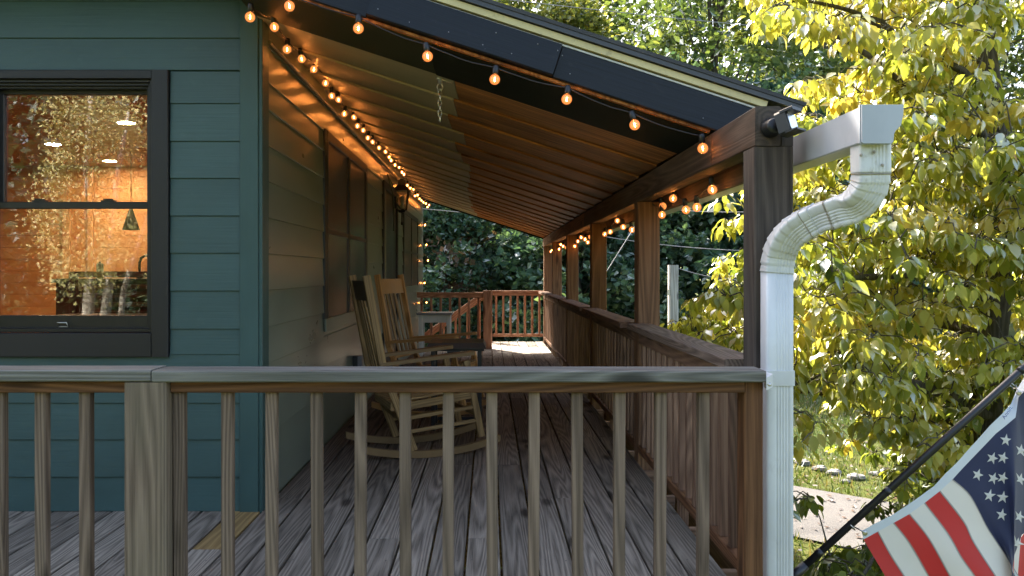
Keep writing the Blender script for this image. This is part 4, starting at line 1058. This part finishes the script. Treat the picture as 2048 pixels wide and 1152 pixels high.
# tall wood on the right beyond the roof
for (k, x, y, s) in (('yellow', 2.6, 26, .84), ('green', 6.8, 25, 1.08), ('green', 10.6, 27, 1.15), ('green', 9.0, 33, 1.25), ('yellow', 14.5, 29, 1.05), ('green', 18.5, 31, 1.1), ('green', 3.8, 34, 1.15), ('green', 22.5, 30, 1.0), ('yellow', -1.2, 33, .98), ('yellow', .9, 27, .96), ('green', 14.5, 36, 1.25)):
    tree(k, x, y, s, {'green': 'tall green leafy tree in the wood beyond the porch roof', 'yellow': 'tall yellow-green tree in the wood beyond the porch roof'}[k], {'green': 'tall green trees of the wood', 'yellow': 'tall yellowing trees of the wood'}[k])
for (k, x, y, s) in (('dark', -3.2, 25, .95), ('dark', .9, 23.5, .95), ('dark2', -1.1, 21.5, .62), ('dark', 4.2, 22, 1.0), ('dark', 7.2, 21.5, .95), ('dark2', 2.2, 20.5, .7), ('dark2', 5.4, 19.6, .72), ('dark', -6.5, 26, 1.0), ('dark', 10.5, 23, .9), ('dark2', 8.6, 19.5, .6), ('dark', -.9, 28, 1.0), ('dark', 2.8, 28, 1.1)):
    tree(k, x, y, s, {'dark': 'dark bushy evergreen tree at the wood edge past the far railing', 'dark2': 'low dark shrub-like evergreen at the wood edge past the far railing'}[k], {'dark': 'dark evergreens of the wood edge', 'dark2': 'low evergreens of the wood edge'}[k])
tree('red', -2.3, 22.5, .95, 'dull reddish small tree among the evergreens past the far railing', None)
# trees behind, mirrored in the front window
def birch():
    t = thing('birch_tree', (-6.8, -5.6, gz(-6.8, -5.6)), 'pale-trunked birch with yellow-green drooping leaves mirrored in the front window', 'tree')
    b0 = Vector(t.location); g0 = MB()
    stems = [[V(-6.75,-5.6,b0.z-.2), V(-6.8,-5.6,.4), V(-6.72,-5.6,1.6), V(-6.8,-5.5,3.0), V(-6.7,-5.5,4.6)], [V(-6.45,-5.4,b0.z-.2), V(-6.42,-5.4,.4), V(-6.3,-5.4,1.5), V(-6.2,-5.3,2.8), V(-6.0,-5.3,3.9)], [V(-6.4,-5.4,b0.z-.2), V(-6.15,-5.5,.9), V(-5.9,-5.6,1.8), V(-5.6,-5.6,2.6)]]
    for st_, r in zip(stems, (.10, .085, .05)): g0.tube(st_, [r*1.2, r, r*.85, r*.6, r*.3][:len(st_)], 9)
    g0.build('trunk', M['bark_white'], t)
    rgb = np.random.default_rng(5); cl = []
    for k in range(85):
        a = rgb.uniform(0, 6.28); q = 1.05*math.sqrt(rgb.uniform(0, 1)); z = rgb.uniform(1.1, 4.1)
        cl.append((-6.4+q*math.cos(a)*(1.1-.15*(z-1)), -5.4+q*math.sin(a)*.9, z))
    cl = np.array(cl); idx = np.repeat(np.arange(85), 140); cent = cl[idx]+rgb.normal(size=(len(idx), 3))*np.array([.16, .16, .22])
    v = leaf_quads(cent, .062, -.8, rgb); m = bpy.data.meshes.new('crown'); m.from_pydata(v.tolist(), [], np.arange(len(v)).reshape(-1, 4).tolist())
    at = m.attributes.new('tint', 'FLOAT', 'POINT'); at.data.foreach_set('value', np.repeat(np.clip(rgb.normal(.75, .2, len(idx)), 0, 1), 4).astype(np.float32))
    m.materials.append(M['leaf_birch']); o = bpy.data.objects.new('crown', m); link(o, t)
birch()
for (x, y, s) in ((-13, -15, .95), (-8.5, -17, 1.0), (-18, -17, 1.0), (-4, -18, .95), (-11, -21, 1.1), (-22, -20, 1.1)):
    tree('dark', x, y-3, s*1.75, 'dark tree mirrored faintly behind the birch in the front window', 'mirrored dark trees')

# dogwood: limbs laid out in space, twigs, then drooping leaves
dog = thing('dogwood_tree', (3.85, 6.6, gz(3.85, 6.6)), 'yellow-green dogwood with drooping leaves beside the porch', 'tree')
limbs = [
 [(3.9,6.6,-2.1,.13),(3.86,6.6,-.8,.115),(3.9,6.6,.3,.10),(3.93,6.55,1.3,.085),(3.9,6.5,2.2,.07),(3.82,6.5,3.1,.055),(3.86,6.5,4.4,.03)],
 [(3.88,6.6,.10,.06),(3.5,6.4,.28,.05),(2.95,6.1,.42,.042),(2.45,5.9,.50,.03),(1.9,5.8,.46,.018)],
 [(3.9,6.6,.25,.055),(3.6,6.9,.35,.045),(3.1,7.2,.42,.035),(2.6,7.3,.5,.02)],
 [(3.9,6.55,1.35,.05),(3.4,6.5,1.62,.04),(2.9,6.4,1.9,.03),(2.3,6.3,2.2,.018)],
 [(3.92,6.55,1.0,.045),(3.4,6.2,1.12,.036),(2.9,5.9,1.2,.028),(2.35,5.7,1.15,.016)],
 [(3.88,6.5,2.2,.04),(3.3,6.3,2.45,.03),(2.8,6.2,2.75,.022),(2.3,6.2,3.1,.014)],
 [(3.9,6.6,.7,.05),(3.4,7.3,.9,.04),(2.7,7.8,1.0,.03),(1.9,7.9,.95,.018)],
 [(3.9,6.6,1.7,.045),(4.4,6.4,2.0,.035),(4.9,6.3,2.3,.02)],
 [(3.9,6.6,.5,.05),(4.4,6.3,.7,.035),(4.9,6.1,.8,.02)],
 [(3.88,6.6,-.4,.045),(3.5,6.1,-.35,.035),(3.0,5.6,-.35,.025),(2.5,5.2,-.42,.015),(2.1,4.9,-.55,.01)],
 [(3.88,6.6,-.7,.04),(3.4,5.9,-.7,.03),(2.8,5.2,-.75,.022),(2.2,4.7,-.85,.014),(1.9,4.5,-1.0,.008)],
 [(3.9,6.6,.0,.045),(3.6,7.2,.05,.035),(3.0,7.9,.1,.025),(2.3,8.2,.15,.015)],
 [(3.86,6.5,2.6,.035),(3.3,6.3,2.85,.026),(2.7,6.1,3.05,.018),(2.15,6.0,3.15,.010)],
 [(3.85,6.5,2.8,.035),(3.5,6.9,3.1,.025),(3.1,7.2,3.4,.015)],
 [(3.92,6.55,1.8,.04),(3.6,5.9,2.0,.03),(3.3,5.4,2.1,.02)],
]
lm = MB(); lpts = []
for lb in limbs:
    P = crom([Vector(q[:3]) for q in lb], 5); Rr = np.interp(np.linspace(0, len(lb)-1, len(P)), range(len(lb)), [q[3] for q in lb])
    P = [p+V(*(random.uniform(-.02, .02) for _ in range(3))) for p in P]
    lm.tube(P, list(Rr), 8)
    lpts += [(p, r) for p, r in zip(P, Rr) if p.z > -1.2]
LP = np.array([p[:] for p, r in lpts])
def topx(p): return CX+p[0]/p[1]*F, CY-(p[2]-H)/p[1]*F
def allowed(p):
    x, y = topx(p)
    if x < 1325 or p[0] < 1.28 and p[2] > -1 : return 0
    if 1585 < x < 1770 and 775 < y < 1000: return .10 if x < 1730 and y < 930 else .05
    if 1585 < x < 1700 and 930 < y < 1100: return 0
    if x < 1500 and y < 655-(x-1330)*.95 and not (x > 1440 and y > 385): return 0
    if x < 1500 and y < 230: return 0
    if x < 1590 and 80 < y < 230: return 0
    if y < 140 and x < 1660: return .6 if y < 70 else .0
    if y < 150 and x < 1760: return .35
    if 1990 < x and 80 < y < 185: return 0
    if y > 1000: return .5
    return 1
clus = []
rgd = np.random.default_rng(11)
sprays = []; tries = 0
while len(sprays) < 340 and tries < 90000:
    tries += 1
    if rgd.uniform() < .10: c = np.array([rgd.uniform(1.9, 3.2), rgd.uniform(4.5, 5.6), rgd.uniform(-1.25, -.25)])
    else: c = np.array([rgd.uniform(1.45, 4.9), rgd.uniform(5.3, 8.3), rgd.uniform(-.45, 4.0)])
    if c[2] < .35 and c[1] > 5.7 and c[0] < 3.0: continue
    if rgd.uniform() > allowed(c): continue
    d2 = np.sum((LP-c)**2*np.array([1, 1, 1.6]), 1); k = int(np.argmin(d2))
    if d2[k] > .85**2: continue
    if sprays and np.min(np.sum((np.array([q[0] for q in sprays])-c)**2*np.array([1, 1, 3.2]), 1)) < .26**2: continue
    sprays.append((c, k))
for c, k in sprays:                                    # each spray is a flat, slightly drooping tier of twigs
    R_ = rgd.uniform(.26, .44); out = c-LP[k]; out[2] = 0; ln = np.linalg.norm(out)+1e-6; out /= ln
    tint0 = rgd.normal(.64, .15) if c[2] > -.2 else rgd.normal(.15, .1)  # low sprays tinted darker, shade put into the leaf colour
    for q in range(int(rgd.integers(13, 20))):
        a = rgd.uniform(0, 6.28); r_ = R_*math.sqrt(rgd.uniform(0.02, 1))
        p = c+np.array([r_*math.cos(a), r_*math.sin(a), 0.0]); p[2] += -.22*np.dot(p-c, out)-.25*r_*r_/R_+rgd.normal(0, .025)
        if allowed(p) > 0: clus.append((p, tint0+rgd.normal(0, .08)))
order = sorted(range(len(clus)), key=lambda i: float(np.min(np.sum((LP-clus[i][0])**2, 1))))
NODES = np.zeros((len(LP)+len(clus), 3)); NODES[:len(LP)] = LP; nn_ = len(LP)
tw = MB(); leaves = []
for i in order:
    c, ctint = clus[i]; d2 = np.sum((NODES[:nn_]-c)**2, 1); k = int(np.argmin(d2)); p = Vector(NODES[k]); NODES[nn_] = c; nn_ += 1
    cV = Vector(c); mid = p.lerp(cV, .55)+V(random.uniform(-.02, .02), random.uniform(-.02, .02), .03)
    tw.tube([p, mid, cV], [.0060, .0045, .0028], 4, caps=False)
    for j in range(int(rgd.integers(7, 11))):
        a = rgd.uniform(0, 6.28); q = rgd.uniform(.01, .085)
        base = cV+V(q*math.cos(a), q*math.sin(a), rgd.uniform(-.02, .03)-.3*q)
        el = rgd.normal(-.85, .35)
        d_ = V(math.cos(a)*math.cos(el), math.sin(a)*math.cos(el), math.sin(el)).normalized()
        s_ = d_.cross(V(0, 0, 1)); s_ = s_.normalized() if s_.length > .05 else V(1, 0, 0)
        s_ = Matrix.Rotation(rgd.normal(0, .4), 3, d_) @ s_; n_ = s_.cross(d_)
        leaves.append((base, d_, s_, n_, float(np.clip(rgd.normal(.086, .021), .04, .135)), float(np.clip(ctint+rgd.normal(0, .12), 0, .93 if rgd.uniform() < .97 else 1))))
lm.build('trunk', M['bark'], dog); tw.build('twigs', M['bark'], dog)['kind'] = 'stuff'
def leaf_template(curl):
    st = [(0, .0), (.22, .19), (.45, .27), (.70, .20), (.88, .08), (1.0, .0)]
    v = []; f = []
    for t_, w_ in st:
        z = -curl*t_*t_
        v += [(t_, -w_, z+.28*w_), (t_, 0, z), (t_, w_, z+.28*w_)]
    for i in range(len(st)-1):
        b_ = i*3; f += [(b_, b_+3, b_+4, b_+1), (b_+1, b_+4, b_+5, b_+2)]
    return np.array(v), f
LT = [leaf_template(c_) for c_ in (.08, .2, .32)]
def score(lf):
    x, y = topx(lf[0]); return lf[0].y if (1330 < x < 2040 and 10 < y < 1145 and not 1485 < x < 1590) else 99
order = sorted(range(len(leaves)), key=lambda i: score(leaves[i]))
near = set(order[:300])
LMs = {}
for ti in range(3):
    for tb_ in range(7):
        v, f = LT[ti]; m = bpy.data.meshes.new('leaf'); m.from_pydata(v.tolist(), [], f)
        at = m.attributes.new('tint', 'FLOAT', 'POINT'); at.data.foreach_set('value', np.full(len(v), tb_/6, np.float32))
        m.polygons.foreach_set('use_smooth', [True]*len(f)); m.materials.append(M['leaf_dog']); LMs[ti, tb_] = m
AV = []; AF = []; AT = []; nb = 0
for i, (base, d_, s_, n_, sz, ti) in enumerate(leaves):
    tv = i % 3
    if i in near:
        o = bpy.data.objects.new('leaf', LMs[tv, int(round(ti*6))])
        m4 = Matrix((d_, s_, n_)).transposed().to_4x4() @ Matrix.Scale(sz, 4); m4.translation = base; o.matrix_basis = m4; link(o, dog)
    else:
        v, f = LT[tv]; Rm = np.array([d_[:], s_[:], n_[:]])
        AV.append(v @ Rm*sz+np.array(base[:])); AF += [tuple(k+nb for k in q) for q in f]; AT.append(np.full(len(v), ti, np.float32)); nb += len(v)
AVv = np.concatenate(AV); m = bpy.data.meshes.new('foliage'); m.from_pydata(AVv.tolist(), [], AF)
at = m.attributes.new('tint', 'FLOAT', 'POINT'); at.data.foreach_set('value', np.concatenate(AT))
m.polygons.foreach_set('use_smooth', [True]*len(AF)); m.materials.append(M['leaf_dog'])
link(bpy.data.objects.new('foliage', m), dog)['kind'] = 'stuff'

# ------------------------------------------------------------------ grass, stones, utility post, wires
nB = 26000; gx = rg.uniform(2.5, 11, nB); gy = rg.uniform(7.2, 19, nB)
keep = []
for i in range(nB):
    yy = 11.3-.62*(gx[i]-3.9)+.012*(gx[i]-3.9)**2
    if yy-2.0 < gy[i] < yy+.02: continue
    keep.append(i)
gx = gx[keep]; gy = gy[keep]; n = len(gx); gzv = np.array([gz(a, b_) for a, b_ in zip(gx, gy)])
a = rg.uniform(0, 6.28, n); hh = rg.uniform(.05, .15, n); ww = .008+.006*rg.uniform(0, 1, n)
base = np.stack([gx, gy, gzv-.01], 1); sd = np.stack([np.cos(a), np.sin(a), a*0], 1)*ww[:, None]
tip = base+np.stack([rg.normal(0, .04, n), rg.normal(0, .04, n), hh], 1)
v = np.stack([base-sd, base+sd, tip], 1).reshape(-1, 3)
m = bpy.data.meshes.new('grass'); m.from_pydata(v.tolist(), [], np.arange(len(v)).reshape(-1, 3).tolist())
at = m.attributes.new('tint', 'FLOAT', 'POINT'); at.data.foreach_set('value', np.repeat(rg.uniform(0, 1, n), 3).astype(np.float32)); m.materials.append(M['grass'])
tag(link(bpy.data.objects.new('grass', m)), 'short green lawn grass beside the driveway', 'grass', kind='stuff')
nF = 1400; lx = rg.uniform(2.6, 9, nF); ly = rg.uniform(7.6, 16, nF)
cent = np.array([(a_, b_, gz(a_, b_)+.035) for a_, b_ in zip(lx, ly)]); v = leaf_quads(cent, .07, 0.0, rg); v[:, 2] = np.repeat(cent[:, 2], 4)+rg.uniform(-.008, .012, nF*4)
m = bpy.data.meshes.new('fallen_leaves'); m.from_pydata(v.tolist(), [], np.arange(len(v)).reshape(-1, 4).tolist())
at = m.attributes.new('tint', 'FLOAT', 'POINT'); at.data.foreach_set('value', np.repeat(rg.uniform(.8, 1, nF), 4).astype(np.float32)); m.materials.append(M['leaf_red'])
tag(link(bpy.data.objects.new('fallen_leaves', m)), 'brown fallen leaves scattered over lawn and driveway', 'leaves', kind='stuff')
def stone(x, y, r, sq):
    b_ = MB(); R = []
    for i in range(7):
        th_ = math.pi*i/6; R.append([])
        for k in range(10):
            ph = 2*math.pi*k/10; d_ = V(math.sin(th_)*math.cos(ph), math.sin(th_)*math.sin(ph), math.cos(th_))
            q = r*(1+.35*noise.noise(d_*1.6+V(x*3, y, 0))); R[-1].append(V(x, y, gz(x, y)+r*.22)+V(d_.x*q*1.5, d_.y*q, d_.z*q*sq))
    return tag(b_.rings(R, smooth=False).build('stone', M['stone']), 'grey field stone lying in the lawn above the driveway', 'stone', 'stones along the lawn edge')
for (xp, yp) in ((1605, 928), (1640, 940), (1668, 948), (1712, 958), (1748, 950), (1690, 965)):
    D = 12.4; 
    for _ in range(8): D = F*(H-gz((xp-CX)*D/F, D))/(yp-CY)
    stone((xp-CX)*D/F, D, random.uniform(.05, .10), .7)
up = px(1346, 530, 15.5)
ut = thing('utility_post', (up.x, up.y, gz(up.x, up.y)), 'bleached wooden utility post standing among the trees beyond the side railing', 'post')
plank('shaft', (up.x, up.y, gz(up.x, up.y)-.2), (up.x, up.y, up.z), .17, .17, M['utility'], ut, c=.02)
MB().box(up.x-.12, up.x-.08, up.y-.1, up.y-.06, up.z-.55, up.z-.45).build('bracket', M['galv'], ut)
def wire(a, b_, sagm, label, r=.012):
    P = [a.lerp(b_, k/16)-V(0, 0, sagm*4*(k/16)*(1-k/16)) for k in range(17)]
    tag(MB().tube(P, r, 5).build('overhead_wire', M['wire']), label, 'wire')
wire(px(700, -40, 18), px(2100, 100, 18), .12, 'thin overhead wire crossing above the porch roof', .009)
wire(px(1346, 533, 15.5), px(1480, 560, 15), .05, 'slack wire running from the utility post', .008)
wire(px(1150, 462, 19), px(1500, 502, 17), .08, 'lower overhead wire crossing the trees behind the posts', .010)
wire(px(1250, 408, 18.5), px(1500, 424, 17), .06, 'upper overhead wire crossing the trees behind the posts', .010)
wire(px(1212, 545, 17), px(1275, 445, 17), .0, 'steep guy wire seen between the porch posts', .010)
wire(px(700, 404, 17.5), px(1000, 432, 17), .0, 'white cable crossing the trees past the far house corner', .008)
